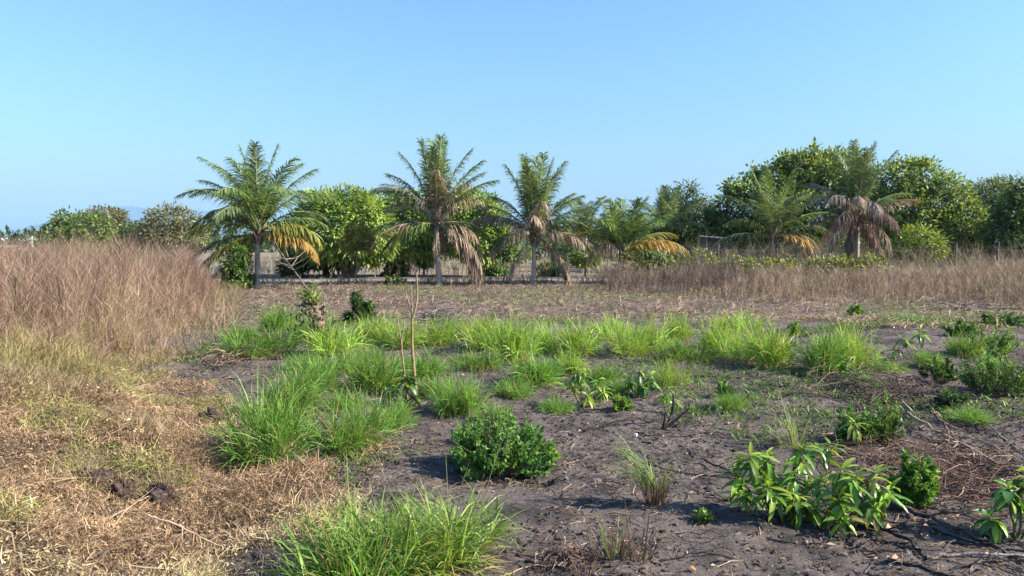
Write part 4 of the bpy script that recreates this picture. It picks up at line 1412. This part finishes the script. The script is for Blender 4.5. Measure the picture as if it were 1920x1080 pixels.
# ------------------------------------------------------------------ small leafy shrubs
def small_shrub(label, u, v, w, h, cols, seed, L=.05, Wd=.02, n=700, per=5, name='leafy_shrub', group='small shrubs sprouting in the field', flat=1.0, lift=.5):
    r = rnd(seed)
    g = G(u, v)
    d = g[1]
    a, b = w * d / F / 2, h * d / F
    t = empty(name, g + np.array([0, a * .35, 0]))
    tag(t, label, 'shrub', group)
    ns = int(np.clip(n / 12, 14, 170))
    th = r.random(ns) * 6.283
    rr = np.sqrt(r.random(ns)) * a * (.68 + .6 * vnoise(np.cos(th) * 2, np.sin(th) * 2, 1.0, seed))
    tip = np.stack([rr * np.cos(th), rr * np.sin(th) * .85, b * (1 - .55 * (rr / a) ** 2) * r.uniform(.4, 1.2, ns)], 1)
    root = tip * [.3, .3, 0] + r.normal(0, a * .1, (ns, 3)) * [1, 1, 0]
    root[:, 2] = -.01
    mid = (root + tip) / 2 + (tip - root) * [.12, .12, 0] + r.normal(0, a * .06, (ns, 3))
    per_s = max(8, int(n * per / ns))
    t_ = r.uniform(.22, 1.0, (ns, per_s, 1)) ** .8
    pos = root[:, None] * (1 - t_) ** 2 + 2 * mid[:, None] * t_ * (1 - t_) + tip[:, None] * t_ ** 2
    tan = unit(tip - mid)[:, None]
    ax = unit(tan * .5 + r.standard_normal((ns, per_s, 3)) * .8 + [0, 0, .1])
    nn = unit(r.standard_normal((ns, per_s, 3)) * .6 + [0, 0, 1])
    cc = np.repeat(mixcol(r, ns, *cols, jit=.2), per_s, 0) * (1 + .22 * r.standard_normal((ns * per_s, 1)))
    m_ = ns * per_s
    mb = MB()
    mb.leaves(pos.reshape(-1, 3), ax.reshape(-1, 3), nn.reshape(-1, 3), L * r.uniform(.55, 1.25, m_), Wd * r.uniform(.7, 1.2, m_), np.clip(cc, .005, .8))
    mb.build('foliage', M_LEAF, t)['kind'] = 'stuff'
    mb = MB()
    mb.tubes(np.stack([root, mid, tip], 1), np.array([[.005, .004, .0015]]) * max(.5, b / .4), mixcol(r, ns, (.12, .08, .06), (.2, .14, .09), (.12, .14, .05)), 4)
    nb = 14
    e_ = unit(r.standard_normal((nb, 3)) * [1, 1, .4] + [0, 0, .7]) * [a * 1.15, a * 1.15, b * 1.12]
    e_[:, 2] = np.abs(e_[:, 2])
    mb.tubes(np.stack([e_ * .1 * [1, 1, 0], e_ * .55 + r.normal(0, a * .05, (nb, 3)), e_], 1), np.array([[.003, .0025, .001]]) * max(.6, b / .4), mixcol(r, nb, (.14, .09, .06), (.3, .22, .14)), 3)
    mb.build('stems', M_BARK, t)['kind'] = 'stuff'
    return t


SH = ((.045, .12, .022), (.085, .20, .032), (.15, .29, .05))
SHB = ((.08, .18, .025), (.15, .28, .038), (.24, .37, .055))
small_shrub('round leafy dark green shrub at the centre of the burnt soil', 932, 893, 225, 112, ((.06, .15, .03), (.11, .24, .045), (.18, .33, .065)), 501, .036, .016, 1900, 7)
small_shrub('feathery green shrub farther from the picture edge, of the close pair', 1606, 838, 78, 76, SH, 502, .042, .014, 420)
small_shrub('taller feathery green shrub of the close pair', 1664, 838, 76, 86, SHB, 503, .042, .014, 480)
small_shrub('bushy glossy shrub beside the fallen charred branch', 1722, 956, 92, 108, ((.06, .14, .02), (.11, .23, .035), (.22, .33, .05)), 504, .045, .022, 700)
small_shrub('small round bright green bush alone on the brown litter', 1604, 594, 30, 23, SHB, 505, .08, .03, 170, 4)
small_shrub('small round bright bush behind the brightest end clump', 1498, 633, 38, 27, SHB, 506, .07, .03, 190, 4)
small_shrub('dark upright shrub behind the pruned stump', 672, 608, 56, 54, ((.03, .075, .02), (.05, .115, .025), (.09, .17, .035)), 507, .12, .035, 300)
small_shrub('low green bush sprouting behind the dark upright shrub', 738, 535, 50, 22, ((.08, .15, .04), (.12, .2, .05)), 519, .14, .05, 150, 4)
small_shrub('rounded green bush at the field edge beyond the shaded bush', 1868, 668, 115, 60, ((.08, .17, .03), (.14, .26, .045), (.22, .34, .065)), 508, .055, .016, 650)
small_shrub('low green bush on the field edge beside the rounded bush', 1808, 632, 66, 30, ((.05, .12, .02), (.10, .19, .03)), 509, .07, .025, 260)
small_shrub('dim green bush at the picture edge beyond the rounded bush', 1900, 615, 120, 28, ((.07, .13, .035), (.12, .2, .055)), 510, .08, .03, 320)
small_shrub('dark shaded bush below the rounded green bush', 1882, 742, 150, 75, ((.06, .125, .03), (.10, .19, .045), (.16, .27, .06)), 511, .05, .015, 800)
small_shrub('trailing green weed running along the brush pile', 1768, 722, 80, 46, ((.06, .12, .02), (.10, .19, .03)), 512, .05, .02, 260)
small_shrub('green creeper patch on the near side of the trailing weed', 1795, 768, 60, 38, ((.05, .11, .02), (.09, .17, .03)), 513, .05, .02, 200)
small_shrub('fresh light green sprout at the right foot of the round leafy shrub', 1030, 865, 50, 30, SHB, 514, .05, .02, 110)
small_shrub('tiny low weed on the soil right of the yellow green seedling', 1163, 770, 44, 34, SHB, 515, .05, .02, 110)
small_shrub('tiny weed at the foot of the drooping tuft', 1586, 716, 50, 32, SHB, 516, .05, .02, 120)
small_shrub('small upright weed on bare soil beyond the lone low tuft', 1360, 748, 36, 34, SH, 517, .05, .02, 110)
small_shrub('tiny seedling weed on open soil beside the big glossy seedling', 1320, 984, 32, 28, SHB, 518, .035, .018, 40)


# ------------------------------------------------------------------ broad-leaved seedlings, every leaf its own piece
def leaf_mesh(seed, cols, sag, width=.23, wave=.02):
    r = rnd(seed)
    K = 8
    t = np.linspace(0, 1, K)
    w = width * .5 * np.sin(np.pi * np.clip(t, 0, 1) ** .8) ** .75
    w[0], w[-1] = .012, .003
    a = -sag * t
    x = np.cumsum(np.concatenate([[0], np.cos((a[1:] + a[:-1]) / 2) / (K - 1)]))
    z = np.cumsum(np.concatenate([[0], np.sin((a[1:] + a[:-1]) / 2) / (K - 1)]))
    c = np.stack([x, 0 * x, z], 1)
    lft = c + np.stack([0 * x, w, w * .45 + wave * r.normal(0, 1, K) * (w > .02)], 1)
    rgt = c + np.stack([0 * x, -w, w * .45 + wave * r.normal(0, 1, K) * (w > .02)], 1)
    V = np.stack([lft, c, rgt], 1).reshape(-1, 3)
    q = []
    for k in range(K - 1):
        b = k * 3
        q += [[b, b + 3, b + 4, b + 1], [b + 1, b + 4, b + 5, b + 2]]
    base = np.array(cols, float)
    cc = np.repeat(base[None], K * 3, 0)
    cc[1::3] = base * np.array([1.5, 1.3, 1.3])
    mb = MB()
    mb.add(V, q, cc)
    return mb.mesh('leaf', M_BIGLEAF)


LEAFM = {
    'm': [leaf_mesh(i, (.09, .2, .024), .5 + .35 * i) for i in range(4)],
    'y': [leaf_mesh(10 + i, (.2, .32, .03), .5 + .35 * i) for i in range(3)],
    'o': [leaf_mesh(20 + i, (.22, .2, .045), .8 + .3 * i) for i in range(2)],
    'n': [leaf_mesh(30 + i, (.05, .115, .02), .4 + .3 * i, .42) for i in range(3)],
}


def seedling(label, u, v, stems, seed, leafL, kinds='mmmy', m=9, name='mango_seedling', cat='seedling', group='broad-leaved seedlings', stem_r=.008):
    """stems: list of (dx, dy, height) of shoot tips in metres from the root"""
    r = rnd(seed)
    leafL *= 1.02
    m = int(m * 1.6)
    t = empty(name, G(u, v))
    tag(t, label, cat, group)
    for (dx, dy, h) in stems:
        dx, dy = dx * 1.35, dy * 1.35
        tip = np.array([dx, dy, h])
        mb = MB()
        pth = limb_path(r, np.array([dx * .12, dy * .12, -.02]), tip, 6, .05, .06)
        mb.tubes(pth[None], np.linspace(stem_r, stem_r * .5, 6)[None], (.13, .15, .05), 5)
        mb.build('stem', M_BARK, t)
        for j in range(m):
            f = j / m
            p = tip + (pth[3] - tip) * f * .7 + r.normal(0, .006, 3)
            az = j * 2.4 + r.normal(0, .35)
            el = R(np.interp(f, [0, .3, 1], [45, 5, -45]) + r.normal(0, 15))
            D = Vector((math.cos(az) * math.cos(el), math.sin(az) * math.cos(el), math.sin(el)))
            up = Vector((r.normal(0, .25), r.normal(0, .25), 1))
            Y_ = up.cross(D).normalized()
            Z_ = D.cross(Y_)
            kind = 'y' if (f < .2 and 'y' in kinds) else kinds[r.integers(len(kinds))]
            s = leafL * r.uniform(.7, 1.15) * (.65 if f < .15 else 1)
            ms = LEAFM[kind]
            o = link('leaf', ms[r.integers(len(ms))], t)
            o.matrix_basis = Matrix.Translation(Vector(p)) @ Matrix((D, Y_, Z_)).transposed().to_4x4() @ Matrix.Scale(s, 4)
    return t


r = rnd(600)
seedling('big glossy mango seedling with drooping leaves casting a dark shadow', 1470, 975,
         [(-.16, .02, .40), (-.05, .1, .37), (.06, 0, .30), (.12, .1, .42), (-.1, -.06, .24), (.02, -.1, .18), (-.2, .08, .25), (.18, .02, .26), (-.22, -.02, .17), (.1, -.08, .12), (0, .06, .2), (-.12, .1, .33)], 601, .165, 'mmmmyy', 12)
seedling('mango seedling with reddish shoot tips close beside the big glossy one', 1578, 985,
         [(.06, .02, .27), (.17, .05, .30), (-.02, -.02, .16), (.2, -.02, .22), (.04, .1, .30), (-.04, -.08, .09), (.12, -.06, .14), (.0, .05, .2)], 602, .16, 'mmmyyo', 11)
seedling('leaning seedling shoot behind the big glossy seedling', 1545, 900, [(-.05, 0, .26), (.05, .03, .25)], 603, .15, 'mmyo', 9)
seedling('shoot with drooping yellow leaves before the feathery shrub pair', 1602, 852, [(0, 0, .27)], 604, .15, 'yyom', 9)
seedling('dark glossy seedling cut by the picture edge', 1905, 1010, [(-.04, 0, .3), (.08, .05, .36), (-.14, -.03, .14), (.1, -.05, .2), (.02, .08, .26)], 605, .14, 'mnny', 11)
seedling('yellow green seedling among the loose tufts', 1092, 765, [(0, 0, .37), (.12, .03, .28), (-.1, .02, .26), (.18, 0, .18), (.04, -.08, .16), (-.04, .06, .42)], 606, .15, 'yyym', 9)
seedling('dark leaved seedling with a bright top beside bare soil', 1198, 745, [(0, 0, .33), (.1, .03, .24), (-.09, 0, .22), (.02, -.06, .14)], 607, .15, 'mmyn', 9)
seedling('small seedling on the near side of the dark leaved one', 1250, 778, [(-.03, 0, .2), (.08, .02, .14), (.02, .03, .26)], 608, .11, 'ymm', 7)
seedling('tiny seedling alone behind the charred fork', 1308, 730, [(0, 0, .12)], 609, .1, 'ymm', 7)
seedling('broad leaved sprout at the foot of the two bare stems', 758, 768, [(-.06, 0, .22), (.04, .06, .28), (-.14, .05, .16), (.1, -.02, .12), (.0, .1, .32)], 610, .13, 'nny', 9)
seedling('bent seedling with dark hanging leaves beyond the brush pile', 1712, 672, [(-.12, 0, .30), (.06, 0, .42), (-.2, .02, .14)], 611, .17, 'mmny', 8)
seedling('low seedling leaves between the glossy seedling and the glossy shrub', 1640, 985, [(.03, .05, .06), (-.05, 0, .05)], 612, .09, 'yym', 6)


# ------------------------------------------------------------------ stump, bare stems, branches
def smooth_path(pts, K):
    pts = np.array(pts, float)
    s = np.concatenate([[0], np.cumsum(np.linalg.norm(np.diff(pts, axis=0), axis=1))])
    t = np.linspace(0, s[-1], K)
    p = np.stack([np.interp(t, s, pts[:, i]) for i in range(3)], 1)
    for _ in range(2):
        p[1:-1] = (p[:-2] + 2 * p[1:-1] + p[2:]) / 4
    return p


r = rnd(700)
g = G(607, 662)
Ys = g[1]
t = empty('pruned_stump', g)
tag(t, 'knobbly pruned tree stump with a long leaning pole-like branch', 'tree stump')
pts = [W(u, v, Ys) - g for (u, v) in ((607, 664), (604, 640), (600, 615), (596, 590), (588, 562))]
mb = MB()
p = smooth_path(pts, 14)
mb.tubes(p[None], (np.interp(np.linspace(0, 1, 14), [0, .2, .5, .8, 1], [.055, .052, .078, .07, .045]) * (1 + .3 * r.standard_normal(14).clip(-1, 1)))[None], np.array([.17, .118, .08])[None] * r.uniform(.4, 1.6, (14, 1))[None], 9, cap=True)
mb.build('trunk', M_BARK, t)
for k in range(16):
    q0 = p[4 + k % 9]
    o = unit(np.array([r.normal(0, 1), -abs(r.normal(0, .6)), r.uniform(-.1, .8)]))
    L_ = r.uniform(.1, .26)
    mb = MB()
    mb.tubes(np.stack([q0, q0 + o * L_ * .5 + [0, 0, .02], q0 + o * L_])[None], np.array([[.035, .026, .018]]), np.array([.16, .11, .085]) * r.uniform(.5, 1.6), 6, cap=True)
    mb.build('cut_stub', M_BARK, t)
mb = MB()
pb_ = [W(u, v, Ys) - g for (u, v) in ((590, 565), (570, 533), (552, 508), (535, 486))]
mb.tubes(smooth_path(pb_, 12)[None], np.linspace(.016, .008, 12)[None], (.15, .12, .08), 6)
br_ = mb.build('branch', M_BARK, t)
mb = MB()
for k in range(12):
    q0 = smooth_path(pb_, 12)[8 + k % 4]
    o = unit(np.array([r.normal(0, 1), r.normal(0, .6), r.normal(.5, .5)])) * r.uniform(.15, .45)
    mb.tubes(np.stack([q0, q0 + o * .5 + r.normal(0, .02, 3), q0 + o])[None], np.array([[.008, .006, .003]]), (.28, .22, .15), 4)
mb.build('twig', M_BARK, br_)
mb = MB()
c0 = W(583, 556, Ys) - g
m = 120
mb.leaves(c0 + r.normal(0, 1, (m, 3)) * [.07, .07, .10], unit(r.standard_normal((m, 3)) + [0, 0, -.2]), unit(r.standard_normal((m, 3)) + [0, 0, 1]), r.uniform(.07, .14, m), .04, mixcol(r, m, (.10, .18, .03), (.2, .28, .05), (.28, .3, .07)))
c1 = W(560, 585, Ys) - g
m = 60
mb.leaves(c1 + r.normal(0, 1, (m, 3)) * [.12, .1, .10], unit(r.standard_normal((m, 3)) + [0, 0, -.8]), unit(r.standard_normal((m, 3)) + [0, 0, 1]), r.uniform(.06, .12, m), .035, mixcol(r, m, (.06, .12, .03), (.12, .2, .05)))
mb.build('sprout_leaves', M_LEAF, t)
mb = MB()
m = 44
q0 = p[4 + np.arange(m) % 9]
mb.leaves(q0 + r.normal(0, .06, (m, 3)), unit(r.standard_normal((m, 3)) + [0, 0, -.6]), unit(r.standard_normal((m, 3))), r.uniform(.08, .2, m), r.uniform(.02, .05, m), mixcol(r, m, (.06, .045, .035), (.18, .13, .09), (.3, .22, .15)), .4)
mb.build('bark_flakes', M_DEAD, t)

for k, (pts, forks, rad, lab) in enumerate([
        ([(781, 760), (779, 720), (775, 680), (772, 640), (773, 600)], [[(773, 604), (772, 570), (771, 538)], [(773, 600), (783, 575), (783, 545), (781, 512)], [(774, 590), (765, 565), (760, 545)]], .0175, 'tall bare stem forking at its top above the tufts'),
        ([(764, 748), (760, 710), (754, 670), (752, 635)], [[(752, 640), (748, 615), (745, 596)], [(752, 640), (757, 618), (758, 600)]], .013, 'shorter bare stem with a forked tip beside the tall one')]):
    g = G(*pts[0])
    Yk = g[1]
    t = empty('bare_stem', g)
    tag(t, lab, 'bare stem', 'two bare stems among the tufts')
    mb = MB()
    p = smooth_path([W(u, v, Yk) - g for u, v in pts], 12)
    p[0, 2] -= .05
    mb.tubes(p[None], np.linspace(rad, rad * .75, 12)[None] * (1 + .08 * r.standard_normal((1, 12))), (.26, .175, .085), 7)
    mb.build('stem', M_BARK, t)
    for f in forks:
        mb = MB()
        mb.tubes(smooth_path([W(u, v, Yk) - g for u, v in f], 6)[None], np.linspace(rad * .7, rad * .45, 6)[None], (.27, .2, .12), 6, cap=True)
        mb.build('fork', M_BARK, t)


def branch(label, pts, rad, col, name='fallen_branch', cat='branch', group='fallen branches on the soil', twigs=5, tl=.22, lift=0.0, mat=None):
    """pts: (u, v, lift) on the ground"""
    P3 = []
    for q in pts:
        g = G(q[0], q[1])
        z = q[2] if len(q) > 2 else lift
        # a point lifted off the soil still shows at the same pixel: move it toward the eye
        d = np.array([g[0], g[1], g[2] - EYE])
        f = z / (EYE - g[2])
        P3.append(g - d * f * 1.0 if z > 0.02 else g + [0, 0, z])
    P3 = np.array(P3)
    o = P3[0].copy()
    t = empty(name, o)
    tag(t, label, cat, group)
    K = 18
    p = smooth_path(P3 - o, K) + r.normal(0, rad * .5, (K, 3))
    gz_ = height(p[:, 0] + o[0], p[:, 1] + o[1]) - o[2]
    p[:, 2] = np.maximum(p[:, 2], gz_ + rad * .5)
    mb = MB()
    mb.tubes(p[None], np.linspace(rad, rad * .45, K)[None] * (1 + .12 * r.standard_normal((1, K))), np.asarray(col)[None] * r.uniform(.7, 1.3, (K, 1))[None], 6, cap=True)
    mb.build('limb', mat or M_CHAR, t)
    if twigs:
        mb = MB()
        for k in range(twigs):
            i = int(r.integers(4, K - 1))
            tn = unit(p[i] - p[i - 1])
            d = unit(tn + r.normal(0, .7, 3) * [1, 1, .35] + [0, 0, .12]) * tl * r.uniform(.4, 1.2)
            q = np.stack([p[i], p[i] + d * .5 + r.normal(0, .01, 3), p[i] + d])
            q[:, 2] = np.maximum(q[:, 2], height(q[:, 0] + o[0], q[:, 1] + o[1]) - o[2] + .004)
            mb.tubes(q[None], np.array([[.4, .3, .15]]) * rad, np.asarray(col) * r.uniform(.7, 1.4), 4)
        mb.build('twig', mat or M_CHAR, t)
    return t


BLK, DBR, TAN = (.028, .025, .025), (.10, .075, .06), (.30, .215, .14)
branch('black charred branch curving over the soil to the charred fork', [(1095, 812), (1130, 796, .03), (1180, 788, .04), (1240, 792, .02)], .014, BLK, twigs=3)
branch('thin dark twig running from the burnt stub towards the big glossy seedling', [(1205, 868, .08), (1250, 880, .03), (1310, 892), (1425, 908)], .008, BLK, twigs=6)
branch('short dark branch slanting into the shade of the big glossy seedling', [(1322, 868, .02), (1360, 885, .02), (1400, 906, .03)], .008, BLK, twigs=4)
branch('long charred branch lying past the glossy shrub to the picture edge', [(1655, 938, .05), (1730, 965, .03), (1800, 1000, .02), (1925, 1062, .02)], .016, DBR, twigs=6)
branch('charred branch bowed over the soil at the foot of the reddish seedling', [(1600, 985), (1660, 990, .05), (1705, 1008, .04), (1735, 1050)], .014, BLK, twigs=4)
branch('straight black stick between the two charred branches', [(1580, 1003), (1650, 1014), (1700, 1022)], .008, BLK, twigs=2)
branch('grey stick rising from the dark hollow towards the picture edge', [(1735, 1050), (1790, 1044, .02), (1860, 1040, .03), (1925, 1048, .02)], .012, (.2, .17, .15), twigs=4)
branch('black stick along the lower edge with a crooked tip', [(1660, 1055), (1720, 1062), (1770, 1080), (1840, 1092)], .01, BLK, twigs=5)
branch('long tan fallen branch reaching the picture edge above the glossy shrub', [(1700, 775, .05), (1770, 815, .06), (1830, 850, .05), (1925, 900, .04)], .013, TAN, twigs=7, tl=.35)
branch('tan side limb leaning on the long fallen branch', [(1745, 770, .28), (1768, 795, .18), (1790, 822, .08)], .012, (.24, .15, .1), twigs=4)
branch('thin tan branch crossing behind the long fallen one', [(1790, 815, .06), (1850, 830, .08), (1925, 872, .1)], .009, TAN, twigs=6, tl=.3)
branch('pale stalk leaning out of the shaded bush', [(1800, 738, .05), (1840, 785, .05), (1880, 820, .04), (1925, 858)], .01, (.27, .23, .15), twigs=4)
branch('thin dark stick lying behind the lone low tuft', [(1300, 706), (1350, 708), (1400, 712)], .014, BLK, twigs=3)
branch('black stick on open soil before the round bright bush', [(1425, 722), (1470, 726), (1510, 724)], .012, BLK, twigs=4)
branch('thin black stick behind the burnt stub', [(1190, 818), (1250, 819), (1300, 817)], .007, BLK, twigs=2)
branch('long pale straw stalk leaning into the nearest tufts', [(548, 848, .16), (590, 890, .14), (640, 938, .12)], .0042, (.42, .33, .24), 'straw_stalk', 'stalk', 'loose straw stalks', twigs=0, mat=M_DRY)
branch('second pale straw stalk leaning between the big clump and the nearest tufts', [(522, 772, .12), (575, 815, .10), (600, 840, .03)], .004, (.42, .36, .22), 'straw_stalk', 'stalk', 'loose straw stalks', twigs=0, mat=M_DRY)
branch('yellow straw lying at the lower edge beside the large light tuft', [(930, 1085), (990, 1066, .01), (1060, 1056)], .005, (.45, .33, .16), 'straw_stalk', 'stalk', 'loose straw stalks', twigs=0, mat=M_DRY)
branch('bent pale stem lying across the dry bank below the dark clods', [(200, 975, .08), (260, 940, .10), (300, 918, .1)], .006, (.40, .28, .2), 'straw_stalk', 'stalk', 'loose straw stalks', twigs=2, mat=M_DRY)
branch('long pale stem trailing down the dry bank towards the nearest tuft', [(275, 965, .1), (330, 985, .10), (415, 1025, .06)], .006, (.46, .34, .22), 'straw_stalk', 'stalk', 'loose straw stalks', twigs=4, mat=M_DRY)
branch('arched brown stem near the lower edge of the dry bank', [(180, 1050, .04), (225, 1020, .12), (290, 1005, .1)], .006, (.3, .2, .13), 'straw_stalk', 'stalk', 'loose straw stalks', twigs=3, mat=M_DRY)

for k, (pts, rad, col, lab) in enumerate([
        ([(1560, 960), (1640, 972, .03), (1700, 985)], .007, BLK, 'thin black twig under the reddish-tipped seedling'),
        ([(1700, 940, .03), (1780, 960, .04), (1850, 985, .02)], .009, DBR, 'dark twig lying parallel above the long charred branch'),
        ([(1750, 1000), (1830, 1020, .03), (1900, 1015)], .008, BLK, 'black twig across the dark hollow near the edge seedling'),
        ([(1620, 1030), (1690, 1036), (1740, 1030, .03)], .006, DBR, 'thin brown twig above the curled orange leaf'),
        ([(1780, 1070), (1850, 1058, .02), (1925, 1075)], .008, BLK, 'black twig in the lower corner of the picture'),
        ([(1800, 880, .04), (1850, 905, .04), (1925, 925)], .007, TAN, 'pale twig on the red brown debris'),
        ([(1440, 1010), (1500, 1022), (1560, 1018)], .006, BLK, 'thin black twig in front of the big glossy seedling'),
        ([(1230, 1055), (1310, 1040, .02), (1370, 1048)], .006, BLK, 'thin black twig on open soil right of the burnt stubs')]):
    branch(lab, pts, rad, col, twigs=5, tl=.16)

# charred forked stub standing on the soil
g = G(1243, 806)
t = empty('charred_stub', g)
tag(t, 'charred forked stub standing at the end of the curved black branch', 'stump')
for pts in ([(1243, 808), (1246, 790), (1248, 772)], [(1243, 806), (1258, 785), (1264, 765), (1262, 738)], [(1245, 804), (1268, 788), (1292, 766)], [(1240, 806), (1228, 812), (1218, 818)]):
    mb = MB()
    mb.tubes(smooth_path([W(u, v, g[1]) - g for u, v in pts], 7)[None], np.linspace(.018, .008, 7)[None], BLK, 6, cap=True)
    mb.build('prong', M_CHAR, t)


def twig_pile(label, u, v, w, h, depth, n, cols, rad, name='brush_pile', group='piles of cut twigs'):
    g = G(u, v)
    a, b = w * g[1] / F / 2, h * g[1] / F
    t = empty(name, g + np.array([0, depth * .5, 0]))
    tag(t, label, 'brush pile', group)
    x = r.normal(0, .42, n) * a
    y = r.normal(0, .4, n) * depth
    z = np.abs(r.normal(0, .4, n)) * b * np.exp(-(x / a) ** 2)
    az = r.random(n) * 6.28
    L_ = r.uniform(.25, 1.0, n) * a * .7
    d = np.stack([np.cos(az), np.sin(az), r.normal(0, .25, n)], 1) * L_[:, None]
    c = np.stack([x, y, z + .02], 1)
    bow = r.normal(0, .12, (n, 3)) * L_[:, None]
    C = np.stack([c - d * .5, c - d * .15 + bow, c + d * .2 + bow, c + d * .5], 1)
    gzz = height(C[..., 0] + g[0], C[..., 1] + g[1] + depth * .5) - g[2]
    C[..., 2] = np.maximum(C[..., 2], gzz + .006)
    mb = MB()
    mb.tubes(C, np.array([[1, .9, .7, .4]]) * (rad * r.uniform(.5, 1.3, n))[:, None], mixcol(r, n, *cols, jit=.3), 4)
    mb.build('twigs', M_BARK, t)['kind'] = 'stuff'
    return t


twig_pile('reddish brown tangle of cut twigs beyond the feathery shrub pair', 1695, 762, 270, 48, 1.1, 380, ((.08, .055, .045), (.16, .105, .085), (.25, .18, .135)), .005)
twig_pile('pale tangle of dry branches at the field edge below the wire fence', 1850, 588, 230, 20, 1.8, 170, ((.22, .165, .125), (.34, .27, .2), (.18, .13, .1)), .009)
twig_pile('grey twig heap behind the taller bare stem', 828, 606, 110, 36, 1.0, 240, ((.10, .085, .08), (.2, .16, .14), (.28, .22, .18)), .009)
twig_pile('red brown leafy debris below the long tan fallen branch', 1830, 930, 420, 26, .9, 520, ((.09, .055, .042), (.19, .115, .08), (.32, .21, .14)), .0036)
twig_pile('dry straw heap at the foot of the sprawling clump before the bare stems', 655, 852, 110, 16, .2, 240, ((.32, .22, .12), (.45, .33, .2)), .003)
twig_pile('dark dead twigs at the bank edge behind the big grass clump', 410, 690, 110, 34, .8, 200, ((.09, .065, .055), (.2, .14, .1), (.32, .22, .14)), .006)
twig_pile('charred twigs and ash at the lower edge beside the burnt stubs', 1070, 1072, 130, 30, .18, 150, ((.07, .045, .04), (.15, .09, .07), (.3, .2, .13)), .0035)


# dark clods of roots on the dry bank, a stone and two curled leaves
def clod(label, u, v, w, h, seed, name='earth_clod', cat='clod', cols=((.05, .035, .03), (.10, .07, .055)), group='dark clods on the dry bank', mat=None, roots=90):
    r = rnd(seed)
    g = G(u, v)
    a, b = w * g[1] / F / 2, h * g[1] / F
    t = empty(name, g)
    tag(t, label, cat, group)
    nu, nv = 26, 15
    th, ph = np.meshgrid(np.linspace(0, 2 * np.pi, nu, endpoint=False), np.linspace(0.02, np.pi - .02, nv))
    X, Yy, Z = np.cos(th) * np.sin(ph), np.sin(th) * np.sin(ph), np.cos(ph)
    k = .75 + .55 * (vnoise(X * 1.3 + Z, Yy * 1.3 + seed, .5, seed) - .5) + .4 * (vnoise(X + Z * .7, Yy - Z, .2, seed + 3) - .5)
    V = np.stack([X * k * a, Yy * k * a * .7, (Z * k * .65 + .3) * b], -1)
    i_ = (np.arange(nv - 1)[:, None] * nu + np.arange(nu)[None]).ravel()
    j_ = (np.arange(nv - 1)[:, None] * nu + (np.arange(nu)[None] + 1) % nu).ravel()
    mb = MB()
    mb.add(V, np.stack([i_, i_ + nu, j_ + nu, j_], 1), mixcol(r, nu * nv, *cols, jit=.25))
    mb.build('lump', mat or M_CLOD, t)
    if roots:
        mb = MB()
        m = roots
        o = unit(r.standard_normal((m, 3)) + [0, 0, .3]) * [a, a * .7, b]
        C = np.stack([o * .6, o * 1.1 + r.normal(0, .01, (m, 3)), o * 1.4 + r.normal(0, .025, (m, 3))], 1)
        C[..., 2] = np.abs(C[..., 2])
        mb.tubes(C, np.array([[.003, .002, .001]]), mixcol(r, m, (.1, .07, .05), (.3, .2, .13), (.45, .34, .2)), 3)
        mb.build('root_fibres', M_DRY, t)['kind'] = 'stuff'


clod('dark uprooted clod higher up in the dry grass', 175, 920, 75, 40, 801)
clod('dark clod in the middle of the three on the dry bank', 232, 935, 60, 44, 802)
clod('dark hollow-topped clod nearest the bare soil on the dry bank', 300, 950, 80, 50, 803)
clod('dark earth lump beside the big grass clump at the bank edge', 395, 795, 50, 30, 804, roots=12)
clod('small pale stone behind the burnt stub', 1191, 823, 13, 9, 805, 'stone', 'stone', ((.5, .44, .42), (.62, .56, .54)), 'loose stones', M_CLOD, 0)
clod('black lump of charcoal on the soil right of the round shrub', 1035, 910, 20, 13, 806, 'charcoal_lump', 'charcoal', ((.02, .02, .021), (.035, .034, .035)), 'loose stones', M_CLOD, 0)

dead_leaf = leaf_mesh(40, (.50, .30, .17), 1.5, .5, .05)
for k, (u, v, s, lab) in enumerate([(1672, 1052, .075, 'large curled orange brown leaf on soil near the lower edge'), (1690, 1057, .06, 'second curled brown leaf touching the orange one'), (1668, 990, .05, 'pale dead leaf under the charred bowed branch'),
                                    (1290, 1070, .05, 'pale dead leaf alone at the lower edge')]):
    o = link('dead_leaf', dead_leaf)
    o.location = G(u, v) + np.array([0, 0, .015])
    o.rotation_euler = (.3 - .5 * k, -.3, k * 2.1)
    o.scale = (s, s, s)
    tag(o, lab, 'leaf', 'dead leaves on the soil')

# ------------------------------------------------------------------ the air between the camera and the hills
mz = bpy.data.materials.new('air')
mz.use_nodes = True
nt = mz.node_tree
nt.nodes.clear()
out = nt.nodes.new('ShaderNodeOutputMaterial')
pv = nt.nodes.new('ShaderNodeVolumePrincipled')
pv.inputs['Color'].default_value = (.42, .70, 1.0, 1)
pv.inputs['Density'].default_value = 8.0e-5
pv.inputs['Anisotropy'].default_value = 0.0
nt.links.new(pv.outputs[0], out.inputs['Volume'])
mb = MB()
x0, x1, y0, y1, z0, z1 = -14500, 14500, -14500, 14500, -4, 560
mb.add([[x0, y0, z0], [x1, y0, z0], [x1, y1, z0], [x0, y1, z0], [x0, y0, z1], [x1, y0, z1], [x1, y1, z1], [x0, y1, z1]],
       [[0, 3, 2, 1], [4, 5, 6, 7], [0, 1, 5, 4], [1, 2, 6, 5], [2, 3, 7, 6], [3, 0, 4, 7]], (1, 1, 1))
tag(mb.build('haze', mz, smooth=False), None, None, None, 'stuff')
